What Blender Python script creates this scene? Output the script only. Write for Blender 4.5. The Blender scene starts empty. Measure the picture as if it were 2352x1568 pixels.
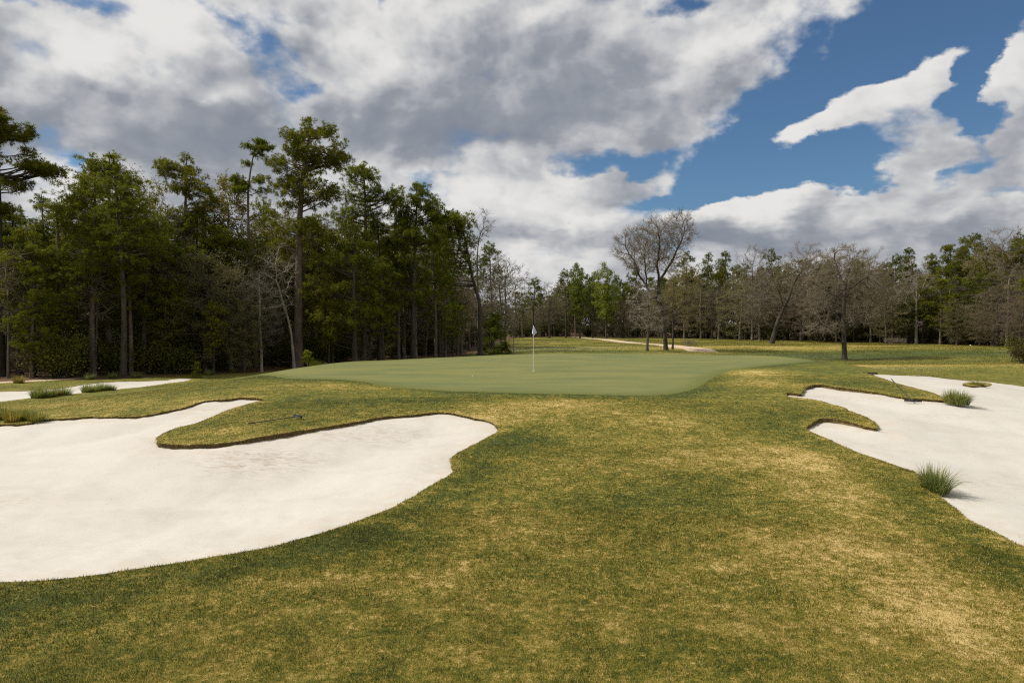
import bpy, math, random
import numpy as np
from mathutils import Vector, Matrix, kdtree
from mathutils.geometry import delaunay_2d_cdt

R = math.radians
random.seed(7)
RNG = np.random.default_rng(7)
S = bpy.context.scene
COL = S.collection

# ------------------------------------------------------------------ camera
FPX = 1568.0                 # focal length in pixels of a 2352 px wide picture
CAMZ = 3.0
cam_d = bpy.data.cameras.new('camera')
cam_d.sensor_width = 36.0
cam_d.lens = 24.0
cam_d.clip_start = 0.05
cam_d.clip_end = 8000
cam = bpy.data.objects.new('camera', cam_d)
PITCH = math.atan((784 - 745) / FPX)
cam.location = (0, 0, CAMZ)
cam.rotation_euler = (R(90) - PITCH, 0, 0)
COL.objects.link(cam)
S.camera = cam

# ------------------------------------------------------------------ sun and exposure
SUN_AZ = -87.0               # degrees from +Y (view direction) towards +X
SUN_EL = 51.0
az, el = R(SUN_AZ), R(SUN_EL)
sdir = Vector((math.sin(az) * math.cos(el), math.cos(az) * math.cos(el), math.sin(el)))
sl = bpy.data.lights.new('sun', 'SUN')
sl.energy = 4.5
sl.angle = R(0.6)
sl.color = (1.0, 0.945, 0.86)
sun = bpy.data.objects.new('sun', sl)
sun.rotation_euler = sdir.to_track_quat('Z', 'Y').to_euler()
sun.location = (-60, 10, 90)
COL.objects.link(sun)
S.view_settings.view_transform = 'Standard'
S.view_settings.look = 'None'
S.view_settings.exposure = 0.12
S.view_settings.gamma = 1.0
S.view_settings.use_curve_mapping = False
try:
    S.cycles.max_bounces = 6
    S.cycles.use_denoising = False
    S.cycles.pixel_filter_type = 'BLACKMAN_HARRIS'
    S.cycles.filter_width = 1.15
    S.cycles.diffuse_bounces = 3
    S.cycles.glossy_bounces = 2
    S.cycles.transparent_max_bounces = 6
except Exception:
    pass

# ------------------------------------------------------------------ node helpers
class NT:
    def __init__(self, tree):
        self.t = tree
        self.n = tree.nodes
        self.l = tree.links
    def node(self, typ, **kw):
        nd = self.n.new(typ)
        for k, v in kw.items():
            setattr(nd, k, v)
        return nd
    def put(self, sock, v):
        if isinstance(v, bpy.types.NodeSocket):
            self.l.new(v, sock)
        elif v is not None:
            sock.default_value = v
    def math(self, op, a, b=None, c=None, clamp=False):
        nd = self.node('ShaderNodeMath', operation=op)
        nd.use_clamp = clamp
        self.put(nd.inputs[0], a)
        if b is not None: self.put(nd.inputs[1], b)
        if c is not None: self.put(nd.inputs[2], c)
        return nd.outputs[0]
    def vmath(self, op, a, b=None, out=0):
        nd = self.node('ShaderNodeVectorMath', operation=op)
        self.put(nd.inputs[0], a)
        if b is not None:
            if op == 'SCALE': self.put(nd.inputs['Scale'], b)
            else: self.put(nd.inputs[1], b)
        return nd.outputs[out]
    def noise(self, vec, scale, detail=3, rough=0.5, dist=0.0, dim='3D'):
        nd = self.node('ShaderNodeTexNoise')
        nd.noise_dimensions = dim
        if vec is not None: self.l.new(vec, nd.inputs['Vector'])
        nd.inputs['Scale'].default_value = scale
        nd.inputs['Detail'].default_value = detail
        nd.inputs['Roughness'].default_value = rough
        nd.inputs['Distortion'].default_value = dist
        return nd.outputs[0]
    def mr(self, v, a, b, c=0.0, d=1.0, smooth=False):
        nd = self.node('ShaderNodeMapRange')
        if smooth: nd.interpolation_type = 'SMOOTHSTEP'
        self.put(nd.inputs[0], v)
        for i, x in enumerate((a, b, c, d)):
            self.put(nd.inputs[i + 1], x)
        return nd.outputs[0]
    def mix(self, f, a, b, blend='MIX'):
        nd = self.node('ShaderNodeMix', data_type='RGBA', blend_type=blend)
        self.put(nd.inputs[0], f)
        self.put(nd.inputs[6], a)
        self.put(nd.inputs[7], b)
        return nd.outputs[2]
    def ramp(self, f, stops):
        nd = self.node('ShaderNodeValToRGB')
        e = nd.color_ramp.elements
        while len(e) < len(stops): e.new(0.5)
        for i, (p, c) in enumerate(stops):
            e[i].position = p
            e[i].color = (*c, 1)
        self.put(nd.inputs[0], f)
        return nd.outputs[0]
    def scale(self, vec, xyz):
        nd = self.node('ShaderNodeMapping')
        self.l.new(vec, nd.inputs[0])
        nd.inputs['Scale'].default_value = xyz
        return nd.outputs[0]

def C4(c): return (c[0], c[1], c[2], 1.0)

# ------------------------------------------------------------------ world: physical sky with procedural clouds by direction
def azel(px, py):
    """direction (azimuth, elevation) of a spot of sky, radians"""
    dx, dz = px - 1176, 745 - py
    return math.atan(dx / FPX), math.atan(dz / math.hypot(FPX, dx))

W = bpy.data.worlds.new('World')
S.world = W
W.use_nodes = True
w = NT(W.node_tree)
w.n.clear()
wo = w.node('ShaderNodeOutputWorld')
bg = w.node('ShaderNodeBackground')
bg.inputs[1].default_value = 0.1
w.l.new(bg.outputs[0], wo.inputs[0])
sky = w.node('ShaderNodeTexSky')
sky.sky_type = 'NISHITA'
sky.sun_disc = False
sky.sun_elevation = el
sky.sun_rotation = az
sky.altitude = 50
sky.air_density = 1.0
sky.dust_density = 0.6
sky.ozone_density = 2.0
tc = w.node('ShaderNodeTexCoord')
D = tc.outputs['Generated']
sp = w.node('ShaderNodeSeparateXYZ'); w.l.new(D, sp.inputs[0])
dx, dy, dz = sp.outputs
hyp = w.math('SQRT', w.math('MULTIPLY_ADD', dx, dx, w.math('MULTIPLY', dy, dy)))
AZ = w.math('ARCTAN2', dx, dy)
EL = w.math('ARCTAN2', dz, hyp)
# flat cloud layer seen in perspective
hz = w.math('ADD', w.math('MAXIMUM', dz, 0.0), 0.16)
cb = w.node('ShaderNodeCombineXYZ')
w.l.new(w.math('DIVIDE', dx, hz), cb.inputs[0])
w.l.new(w.math('DIVIDE', dy, hz), cb.inputs[1])
P = cb.outputs[0]
# billows live between layer space and direction space
ae = w.node('ShaderNodeCombineXYZ'); w.l.new(AZ, ae.inputs[0]); w.l.new(EL, ae.inputs[1])
Wn = w.node('ShaderNodeTexNoise'); w.l.new(P, Wn.inputs['Vector'])
Wn.inputs['Scale'].default_value = 1.6; Wn.inputs['Detail'].default_value = 4; Wn.inputs['Roughness'].default_value = 0.6
warp = w.vmath('SUBTRACT', Wn.outputs[1], (0.5, 0.5, 0.5))
AEw = w.vmath('ADD', ae.outputs[0], w.vmath('MULTIPLY', warp, (0.15, 0.09, 0.0)))

Wn2 = w.node('ShaderNodeTexNoise'); w.l.new(w.scale(ae.outputs[0], (5, 7, 1)), Wn2.inputs['Vector'])
Wn2.inputs['Scale'].default_value = 2.4; Wn2.inputs['Detail'].default_value = 5; Wn2.inputs['Roughness'].default_value = .6
AEw = w.vmath('ADD', AEw, w.vmath('MULTIPLY', w.vmath('SUBTRACT', Wn2.outputs[1], (0.5, 0.5, 0.5)), (0.085, 0.065, 0.0)))
def blobs(lst, start):
    acc = start
    for (px, py, rx, ry, ang, wt) in lst:
        a, e = azel(px, py)
        m = w.node('ShaderNodeMapping', vector_type='TEXTURE')
        w.l.new(AEw, m.inputs[0])
        m.inputs['Location'].default_value = (a, e, 0)
        m.inputs['Rotation'].default_value = (0, 0, R(ang))
        m.inputs['Scale'].default_value = (rx / FPX * math.cos(a) ** 2, ry / FPX * math.cos(a), 1)
        m2 = w.vmath('MULTIPLY', m.outputs[0], (1, 1, 0))
        r2 = w.vmath('DOT_PRODUCT', m2, m2, out=1)
        g = w.math('POWER', math.exp(-1), r2)
        acc = w.math('MULTIPLY_ADD', g, wt, acc)
    return acc
COVER = [
    (2010, 150, 400, 105, 38, -2.5), (2240, 30, 200, 70, 10, -2.2), (1700, 395, 260, 75, 22, -2.5), (1770, 260, 130, 60, 50, -1.4), (2160, 400, 120, 50, 30, -.9),
    (1930, 395, 200, 50, 0, -1.6), (1400, 385, 150, 28, 3, -1.15), (2215, 280, 150, 50, 30, -1.5), (2222, 190, 34, 90, -20, -2.8),
    (2310, 445, 150, 22, 0, -0.9), (640, 85, 75, 75, 30, -1.15), (720, 215, 70, 32, 20, -1.0),
    (215, 8, 120, 26, 0, -1.0), (880, 10, 30, 60, 0, -1.0), (1545, 14, 70, 34, 0, -1.3),
    (172, 372, 50, 18, 0, -1.0), (985, 408, 60, 30, 30, -0.8), (1312, 505, 22, 24, 0, -0.8), (1240, 585, 40, 14, 0, -0.5),
    (530, 30, 60, 20, 0, -0.6), (15, 5, 70, 16, 0, -0.9),
    (1970, 245, 240, 44, 20, 3.4), (1830, 295, 80, 40, 10, 1.6), (2385, 150, 105, 80, 30, 3.2), (2330, 250, 90, 50, 30, 0.9),
    (2120, 345, 130, 30, 10, .9), (2300, 320, 110, 30, 15, 1.1), (2070, 395, 80, 40, 50, 1.6), (1700, 485, 290, 34, 5, 1.7), (1430, 425, 160, 26, 5, 1.1),
    (2150, 500, 380, 60, 0, 0.9), (2260, 380, 120, 26, 20, 0.8),
]
LIGHTS = [
    (320, 250, 330, 75, 0, -0.62), (250, 330, 380, 50, 0, -0.35), (1330, 190, 330, 95, 0, -0.55), (1180, 290, 430, 42, 0, -0.55),
    (900, 300, 150, 45, 0, -0.45), (560, 330, 250, 40, 0, -0.35), (1750, 545, 350, 26, 0, -0.45), (1150, 545, 160, 30, 0, -0.3),
    (1750, 130, 180, 50, 20, -0.25), (980, 190, 120, 60, 0, -0.2), (2150, 560, 260, 20, 0, -0.2), (1050, 100, 160, 50, 0, -0.1),
    (200, 110, 150, 70, 0, 0.45), (880, 130, 130, 70, 0, 0.42), (1600, 130, 170, 46, 28, 0.5), (1850, 40, 170, 46, 10, 0.35),
    (690, 280, 70, 40, 0, 0.45), (540, 220, 80, 30, 0, 0.4), (30, 160, 70, 60, 0, 0.25), (1270, 425, 90, 30, 0, 0.35),
    (1760, 470, 180, 24, 5, 0.45), (2300, 120, 80, 60, 20, 0.35), (1900, 265, 170, 30, 20, 0.4), (450, 60, 160, 60, 0, 0.3),
    (2250, 470, 100, 20, 0, 0.3), (1500, 480, 120, 20, 0, 0.3), (880, 40, 200, 40, 0, 0.2),
]
cov = blobs(COVER, 0.62)
lit = blobs(LIGHTS, 0.0)
Q = w.vmath('ADD', w.scale(ae.outputs[0], (4.6, 6.2, 1)), w.vmath('MULTIPLY', warp, (0.28, 0.22, 0.3)))
def puff(vec, sc, sm=.35):
    """rounded billows: smooth cells"""
    v = w.node('ShaderNodeTexVoronoi'); v.feature = 'SMOOTH_F1'; v.voronoi_dimensions = '2D'
    w.l.new(vec, v.inputs['Vector']); v.inputs['Scale'].default_value = sc; v.inputs['Smoothness'].default_value = sm
    v.inputs['Detail'].default_value = 3.0; v.inputs['Roughness'].default_value = .55; v.inputs['Lacunarity'].default_value = 2.1
    v.normalize = True
    return v.outputs['Distance']
OFF = (-0.07, 0.10, 0.0)
Qo = w.vmath('ADD', Q, OFF)
f1 = w.noise(Q, 1.35, 10, 0.55, 0.0)
f1s = w.noise(Q, 1.35, 5, 0.50, 0.0)
f1b = w.noise(Qo, 1.35, 5, 0.50, 0.0)
p1 = puff(Q, 2.6); p1b = puff(Qo, 2.6)
f2 = w.noise(P, 2.6, 8, 0.58, 0.15)
field = w.math('ADD', cov, w.math('MULTIPLY', w.math('SUBTRACT', f1, 0.5), 3.6))
field = w.math('ADD', field, w.math('MULTIPLY', w.math('SUBTRACT', f2, 0.5), 0.8))
field = w.math('ADD', field, w.math('MULTIPLY', w.math('SUBTRACT', 0.42, p1), 1.5))
alpha = w.mr(field, -0.45, 0.50, 0.0, 1.0, smooth=True)
thick = w.mr(field, 0.15, 1.5, 0.0, 1.0, smooth=True)
relief = w.math('ADD', w.math('MULTIPLY', w.math('SUBTRACT', f1s, f1b), 2.3), w.math('MULTIPLY', w.math('SUBTRACT', p1b, p1), 0.75))
relief = w.math('MULTIPLY', relief, w.math('MULTIPLY_ADD', thick, -0.25, 1.0))
br = w.math('ADD', relief, w.math('MULTIPLY', w.math('MAXIMUM', lit, -0.42), 0.95))
br = w.math('ADD', br, w.math('MULTIPLY', w.math('SUBTRACT', f2, 0.5), 0.45))
f3 = w.noise(w.vmath('ADD', Q, (7.3, 2.1, 0)), 0.95, 4, 0.5, 0.4)
f3b = w.noise(w.vmath('ADD', Q, (7.19, 2.30, 0)), 0.95, 4, 0.5, 0.4)
br = w.math('ADD', br, w.math('MULTIPLY', w.math('SUBTRACT', f3, f3b), 1.6))
br = w.math('ADD', br, w.math('MULTIPLY', w.math('SUBTRACT', f3, 0.5), 1.0))
br = w.math('ADD', br, w.math('MULTIPLY', thick, -0.10))
br = w.mr(w.math('ADD', br, 0.76), -0.25, 1.25, 0.0, 1.0, smooth=True)
ccol = w.ramp(br, [(0.0, (2.1, 2.35, 2.8)), (0.3, (2.75, 2.95, 3.35)), (0.62, (4.5, 4.6, 4.8)), (1.0, (7.3, 7.2, 7.0))])
skyc = w.mix(1.0, sky.outputs[0], (0.48, 0.64, 0.75, 1), 'MULTIPLY')
allc = w.mix(alpha, skyc, ccol)
# ramp colours are limited to what the ramp stores, the sky keeps its physical values
w.l.new(allc, bg.inputs[0])
try:
    W.cycles.sampling_method = 'MANUAL'
    W.cycles.sample_map_resolution = 512
except Exception:
    pass

# ------------------------------------------------------------------ numpy noise
_perm = RNG.permutation(512).astype(np.int64)
_grad = RNG.normal(size=(512, 2)); _grad /= np.linalg.norm(_grad, axis=1)[:, None]
def pnoise(x, y):
    x = np.asarray(x, float); y = np.asarray(y, float)
    xi = np.floor(x).astype(np.int64); yi = np.floor(y).astype(np.int64)
    xf = x - xi; yf = y - yi
    u = xf * xf * xf * (xf * (xf * 6 - 15) + 10); v = yf * yf * yf * (yf * (yf * 6 - 15) + 10)
    def g(ix, iy, fx, fy):
        h = _perm[(ix + _perm[iy & 511]) & 511]
        return _grad[h, 0] * fx + _grad[h, 1] * fy
    a = g(xi, yi, xf, yf); b = g(xi + 1, yi, xf - 1, yf)
    c = g(xi, yi + 1, xf, yf - 1); d = g(xi + 1, yi + 1, xf - 1, yf - 1)
    return (a * (1 - u) + b * u) * (1 - v) + (c * (1 - u) + d * u) * v * 1.0
def fbm(x, y, o=4, rough=0.5):
    s = 0; a = 1.0; t = 0
    for i in range(o):
        s = s + a * pnoise(x * 2 ** i + 17.3 * i, y * 2 ** i + 5.1 * i); t += a; a *= rough
    return s / t * 1.6
def sst(a, b, x):
    t = np.clip((np.asarray(x, float) - a) / (b - a), 0, 1)
    return t * t * (3 - 2 * t)

# ------------------------------------------------------------------ terrain
_ay = np.array([-50, 8, 12, 16, 20, 23.5, 28, 32, 38, 43, 46.0, 48, 50, 53, 56, 60, 900])
_az = np.array([0, 0, .06, .20, .42, .60, .74, .85, .98, 1.06, 1.08, .98, .78, .42, .16, 0, 0])
_dy = np.gradient(_az, _ay)
_ay_f = np.linspace(-50, 900, 19001)
_az_f = np.interp(_ay_f, _ay, _az)
_k = np.hanning(45); _k /= _k.sum()
_az_f = np.convolve(np.pad(_az_f, 22, mode='edge'), _k, mode='valid')
def gauss(x, y, cx, cy, rx, ry, w_):
    return w_ * np.exp(-((x - cx) / rx) ** 2 - ((y - cy) / ry) ** 2)
def z0(x, y):
    x = np.asarray(x, float); y = np.asarray(y, float)
    yp = y + 0.022 * (x - 1.5) ** 2 * sst(36, 44, y) 
    A = np.interp(yp, _ay_f, _az_f)
    L = 1 - sst(11, 20, 1.5 - x) - sst(14, 24, x - 1.5)
    z = A * L
    z = z - 0.62 * sst(26, 52, y) * sst(4, -14, x) * (1 - 0.5 * sst(90, 150, y))
    z = z - 0.36 * sst(44, 60, y) * (1 - sst(4, -14, x)) * (1 - sst(92, 135, y))
    # swale and tee mound on the right
    z = z + gauss(x, y, 34, 68, 14, 9, -0.32) + gauss(x, y, 62, 84, 26, 14, 0.42) + gauss(x, y, 40, 98, 22, 9, 0.26)
    z = z + gauss(x, y, 40, 50, 12, 6, 0.20) + gauss(x, y, 22, 92, 16, 9, 0.22)
    # gentle undulation
    z = z + 0.05 * fbm(x / 9.0, y / 9.0, 3) * sst(3, 12, y) + 0.22 * fbm(x / 26.0 + 3, y / 26.0, 3) * sst(48, 75, y)
    z = z + 0.012 * fbm(x / 1.7, y / 1.7, 2)
    # shoulders between the bunkers
    z = z + gauss(x, y, -6.2, 17.6, 3.2, 1.6, 0.12) + gauss(x, y, 9.8, 18.6, 2.2, 1.1, 0.10)
    return z
CP, SP = math.cos(PITCH), math.sin(PITCH)
def hit(px, py, zf=None):
    """ground point seen at a spot of the photograph"""
    u = (px - 1176) / FPX; v = (784 - py) / FPX
    d = np.array([u, CP + v * SP, -SP + v * CP])
    t = np.concatenate([np.arange(3, 80, 0.02), np.arange(80, 400, 0.1)])
    X = d[0] * t; Y = d[1] * t; Z = CAMZ + d[2] * t
    below = Z - z0(X, Y) < 0
    if not below.any(): i = len(t) - 1
    else: i = int(np.argmax(below))
    return float(X[i]), float(Y[i])
def gz(x, y): return float(z0(x, y))
def pxd(px, d):
    """plan position of a thing standing d metres out under picture column px"""
    return (px - 1176) / FPX * d, d

def smooth_loop(pts, step=0.12, iters=1):
    P_ = np.array(pts, float)
    n = len(P_)
    out = []
    for i in range(n):
        p0, p1, p2, p3 = P_[i - 1], P_[i], P_[(i + 1) % n], P_[(i + 2) % n]
        L_ = np.linalg.norm(p2 - p1)
        k = max(1, int(L_ / step))
        # centripetal-ish Catmull-Rom
        t = np.linspace(0, 1, k, endpoint=False)[:, None]
        m1 = (p2 - p0) * 0.5; m2 = (p3 - p1) * 0.5
        l1 = np.linalg.norm(m1); l2 = np.linalg.norm(m2)
        if l1 > L_: m1 = m1 / l1 * L_
        if l2 > L_: m2 = m2 / l2 * L_
        out.append((2 * t ** 3 - 3 * t ** 2 + 1) * p1 + (t ** 3 - 2 * t ** 2 + t) * m1 + (-2 * t ** 3 + 3 * t ** 2) * p2 + (t ** 3 - t ** 2) * m2)
    return np.vstack(out)
def inside(poly, x, y):
    x = np.asarray(x, float); y = np.asarray(y, float)
    c = np.zeros(x.shape, bool)
    bx0, by0 = poly.min(0); bx1, by1 = poly.max(0)
    m = (x >= bx0) & (x <= bx1) & (y >= by0) & (y <= by1)
    xs = x[m]; ys = y[m]; cc = np.zeros(xs.shape, bool)
    x1, y1 = poly[-1]
    for x2, y2 in poly:
        if y1 != y2:
            k = ((y1 > ys) != (y2 > ys)) & (xs < (x2 - x1) * (ys - y1) / (y2 - y1) + x1)
            cc ^= k
        x1, y1 = x2, y2
    c[m] = cc
    return c
def edge_dist(poly, x, y, cap=8.0):
    """distance to an outline, through a kd-tree of its (dense) vertices"""
    from numpy import hypot
    x = np.asarray(x, float); y = np.asarray(y, float)
    d = np.full(x.shape, cap)
    bx0, by0 = poly.min(0) - cap; bx1, by1 = poly.max(0) + cap
    m = np.nonzero((x >= bx0) & (x <= bx1) & (y >= by0) & (y <= by1))[0]
    for s in range(0, len(m), 20000):
        k = m[s:s + 20000]
        dd = np.full(len(k), cap * cap)
        for q in range(0, len(poly), 1):
            a = poly[q]
            v = (x[k] - a[0]) ** 2 + (y[k] - a[1]) ** 2
            np.minimum(dd, v, out=dd)
        d[k] = np.sqrt(dd)
    return d

LEFT_PX = [(-520, 1330), (-200, 1345), (0, 1338), (100, 1332), (200, 1322), (350, 1302), (500, 1277), (650, 1248), (760, 1218), (870, 1178), (950, 1140),
    (1000, 1108), (1046, 1081), (1036, 1068), (1042, 1046), (1080, 1025), (1120, 1003), (1145, 990), (1136, 975), (1118, 966), (1090, 960),
    (1060, 953), (1020, 947), (985, 948), (940, 953), (880, 957), (830, 966), (780, 975), (720, 984), (640, 996), (560, 1010),
    (500, 1018), (440, 1021), (400, 1020), (365, 1017), (359, 1008), (375, 996), (410, 982), (450, 972), (480, 960), (515, 945),
    (560, 930), (602, 919), (590, 914), (555, 913), (520, 917), (470, 921), (430, 933), (380, 945), (330, 954), (280, 957),
    (200, 957), (130, 962), (95, 964), (60, 972), (0, 975), (-200, 985), (-520, 1030), (-700, 1200)]
RIGHT_PX = [(2900, 1420), (2640, 1370), (2480, 1310), (2352, 1255), (2290, 1225), (2230, 1195), (2185, 1160), (2160, 1140), (2130, 1110), (2100, 1083), (2060, 1070),
    (2010, 1052), (1960, 1035), (1910, 1012), (1862, 992), (1854, 984), (1866, 969), (1885, 961), (1905, 961), (1950, 969), (1990, 979), (2014, 985),
    (2011, 972), (1971, 951), (1940, 937), (1905, 926), (1860, 916), (1811, 910), (1808, 902), (1820, 903), (1839, 905), (1853, 889), (1882, 883), (1925, 889), (2005, 900),
    (2071, 912), (2130, 917), (2166, 919), (2158, 908), (2110, 893), (2060, 880), (2030, 870), (2004, 860), (2060, 861), (2150, 866),
    (2250, 875), (2352, 887), (2500, 905), (2800, 960), (3000, 1100), (3050, 1300)]
FAR_PX = [(-400, 975), (-150, 943), (0, 922), (60, 915), (110, 909), (190, 902), (300, 891), (380, 881), (430, 874), (436, 869), (400, 870), (380, 873), (330, 875), (260, 877), (200, 882),
    (150, 890), (90, 896), (0, 899), (-200, 903), (-400, 915)]
ISLE_PX = [(2210, 881), (2240, 877), (2275, 880), (2272, 885), (2235, 886)]
LEFT = smooth_loop([hit(*p) for p in LEFT_PX], 0.16)
RIGHT = smooth_loop([hit(*p) for p in RIGHT_PX], 0.16)
FARB = smooth_loop([hit(*p) for p in FAR_PX], 0.3)
ISLE = smooth_loop([hit(*p) for p in ISLE_PX], 0.2)
def ragged(L_, amp, sc):
    n = len(L_); t = np.roll(L_, -1, 0) - np.roll(L_, 1, 0)
    nrm = np.c_[t[:, 1], -t[:, 0]] / (np.linalg.norm(t, axis=1)[:, None] + 1e-9)
    return L_ + nrm * (amp * fbm(L_[:, 0] * sc, L_[:, 1] * sc, 3))[:, None]
LEFT = ragged(ragged(LEFT, 0.06, 1.6), .022, 5); RIGHT = ragged(ragged(RIGHT, 0.06, 1.6), .022, 5)
FARB = ragged(FARB, 0.16, 0.8)
GREEN = smooth_loop([hit(*p) for p in [(650, 868), (760, 871), (830, 876), (880, 885), (950, 893), (1050, 899), (1200, 903), (1400, 907), (1500, 908), (1570, 900), (1610, 885),
    (1640, 866), (1680, 851), (1740, 842), (1800, 836)]] + [(17.2, 38.6), (16.4, 41.2), (13.5, 43.2), (8, 45.0), (1.5, 45.6), (-4, 44.6), (-8, 42.4), (-11.5, 39), (-13, 35)], 0.25)
# cart path far behind the green: a strip along a centre line
def strip(center, widths):
    c = smooth_open(center, 1.0)
    t = np.gradient(c, axis=0); t /= np.linalg.norm(t, axis=1)[:, None]
    nrm = np.c_[-t[:, 1], t[:, 0]]
    wd = np.interp(np.linspace(0, 1, len(c)), np.linspace(0, 1, len(widths)), widths)[:, None]
    return np.vstack([c + nrm * wd / 2, (c - nrm * wd / 2)[::-1]])
def smooth_open(pts, step):
    P_ = np.array(pts, float); out = []
    n = len(P_)
    for i in range(n - 1):
        p0 = P_[max(i - 1, 0)]; p1 = P_[i]; p2 = P_[i + 1]; p3 = P_[min(i + 2, n - 1)]
        k = max(1, int(np.linalg.norm(p2 - p1) / step)); t = np.linspace(0, 1, k, endpoint=False)[:, None]
        m1 = (p2 - p0) / 2; m2 = (p3 - p1) / 2
        out.append((2 * t ** 3 - 3 * t ** 2 + 1) * p1 + (t ** 3 - 2 * t ** 2 + t) * m1 + (-2 * t ** 3 + 3 * t ** 2) * p2 + (t ** 3 - t ** 2) * m2)
    out.append(P_[-1:])
    return np.vstack(out)
path_c = [pxd(1310, 170), hit(1345, 776), hit(1400, 781), hit(1450, 787), hit(1510, 791), hit(1560, 796), hit(1600, 801), hit(1615, 808)]
PATH = strip(path_c, [2.6, 2.6, 2.8, 3.0, 3.2, 3.4, 3.6, 3.6])
path2_c = [hit(-160, 884), hit(-60, 881), hit(0, 878), hit(70, 874.5), hit(140, 871), hit(185, 868)]
PATH2 = strip(path2_c, [1.7, 1.7, 1.6, 1.4, 0.9, 0.3])

LOOPS = [('left', LEFT), ('right', RIGHT), ('far', FARB), ('isle', ISLE), ('green', GREEN), ('path', PATH), ('path2', PATH2)]
verts2 = []; edges2 = []
for nm, lp in LOOPS:
    b = len(verts2); n = len(lp)
    verts2 += [tuple(p) for p in lp]
    edges2 += [(b + i, b + (i + 1) % n) for i in range(n)]
NL = len(verts2)
rad = [2.0]
while rad[-1] < 175: rad.append(rad[-1] * 1.018 + 0.01)
rad = np.array(rad)
angs = np.radians(np.linspace(-52, 52, 250))
rr, aa = np.meshgrid(rad, angs)
rr = rr * (1 + RNG.uniform(-.004, .004, rr.shape)); aa = aa + RNG.uniform(-.001, .001, aa.shape)
g1 = np.c_[(rr * np.sin(aa)).ravel(), (rr * np.cos(aa)).ravel()]
rr, aa = np.meshgrid(np.array([1, 3, 6, 10, 16, 25, 40, 60, 90, 130, 180]), np.radians(np.arange(55, 306, 5)))
g2 = np.c_[(rr * np.sin(aa)).ravel(), (rr * np.cos(aa)).ravel()]
rr, aa = np.meshgrid(np.array([200, 260, 350, 500, 800, 1500, 3000]), np.radians(np.arange(0, 360, 4)))
g3 = np.c_[(rr * np.sin(aa)).ravel(), (rr * np.cos(aa)).ravel()]
grid = np.vstack([g1, g2, g3])
o = delaunay_2d_cdt([Vector(v) for v in verts2] + [Vector(p) for p in grid], edges2, [], 0, 1e-6)
V2 = np.array([(v.x, v.y) for v in o[0]])
T = np.array([f for f in o[2] if len(f) == 3])
cen = V2[T].mean(1)
inL = inside(LEFT, *cen.T); inR = inside(RIGHT, *cen.T); inF = inside(FARB, *cen.T); inI = inside(ISLE, *cen.T)
inG = inside(GREEN, *cen.T) & ~inL & ~inR
inP = inside(PATH, *cen.T); inP2 = inside(PATH2, *cen.T) & ~inF
sand_m = (inL | inR | inF) & ~inI

# distance to the nearest bunker edge, everywhere
ALLB = np.vstack([LEFT[::2], RIGHT[::2], FARB[::2], ISLE])
class Tree2:
    def __init__(self, pts):
        self.k = kdtree.KDTree(len(pts))
        for i, p in enumerate(pts): self.k.insert((p[0], p[1], 0), i)
        self.k.balance()
    def d(self, x, y):
        f = self.k.find
        return np.array([f((a, b, 0))[2] for a, b in zip(x, y)])
KB = Tree2(ALLB)
dB = KB.d(V2[:, 0], V2[:, 1])
def lip_h(x, y):
    h = 0.042 + 0.05 * (fbm(x * 0.7, y * 0.7, 2) + 0.4) + .022 * fbm(x * 3.5, y * 3.5, 2)
    h = h + gauss(x, y, *hit(1870, 888), 3.0, 2.0, 0.06) + gauss(x, y, *hit(1890, 965), 2.0, 1.2, 0.05)
    h = h + gauss(x, y, *hit(1039, 1055), 0.7, 0.8, 0.10) + gauss(x, y, *hit(640, 996), 4.0, 1.5, 0.05)
    return np.clip(h, 0.035, 0.3) * (1 - .8 * sst(26.5, 31, y))
def sand_z(x, y, d):
    h = lip_h(x, y)
    return z0(x, y) - h - 0.30 * sst(0, 3.2, d) * sst(0, 60, 60 - y) + 0.02 * fbm(x / 1.3, y / 1.3, 3) * sst(0, .5, d)

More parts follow.
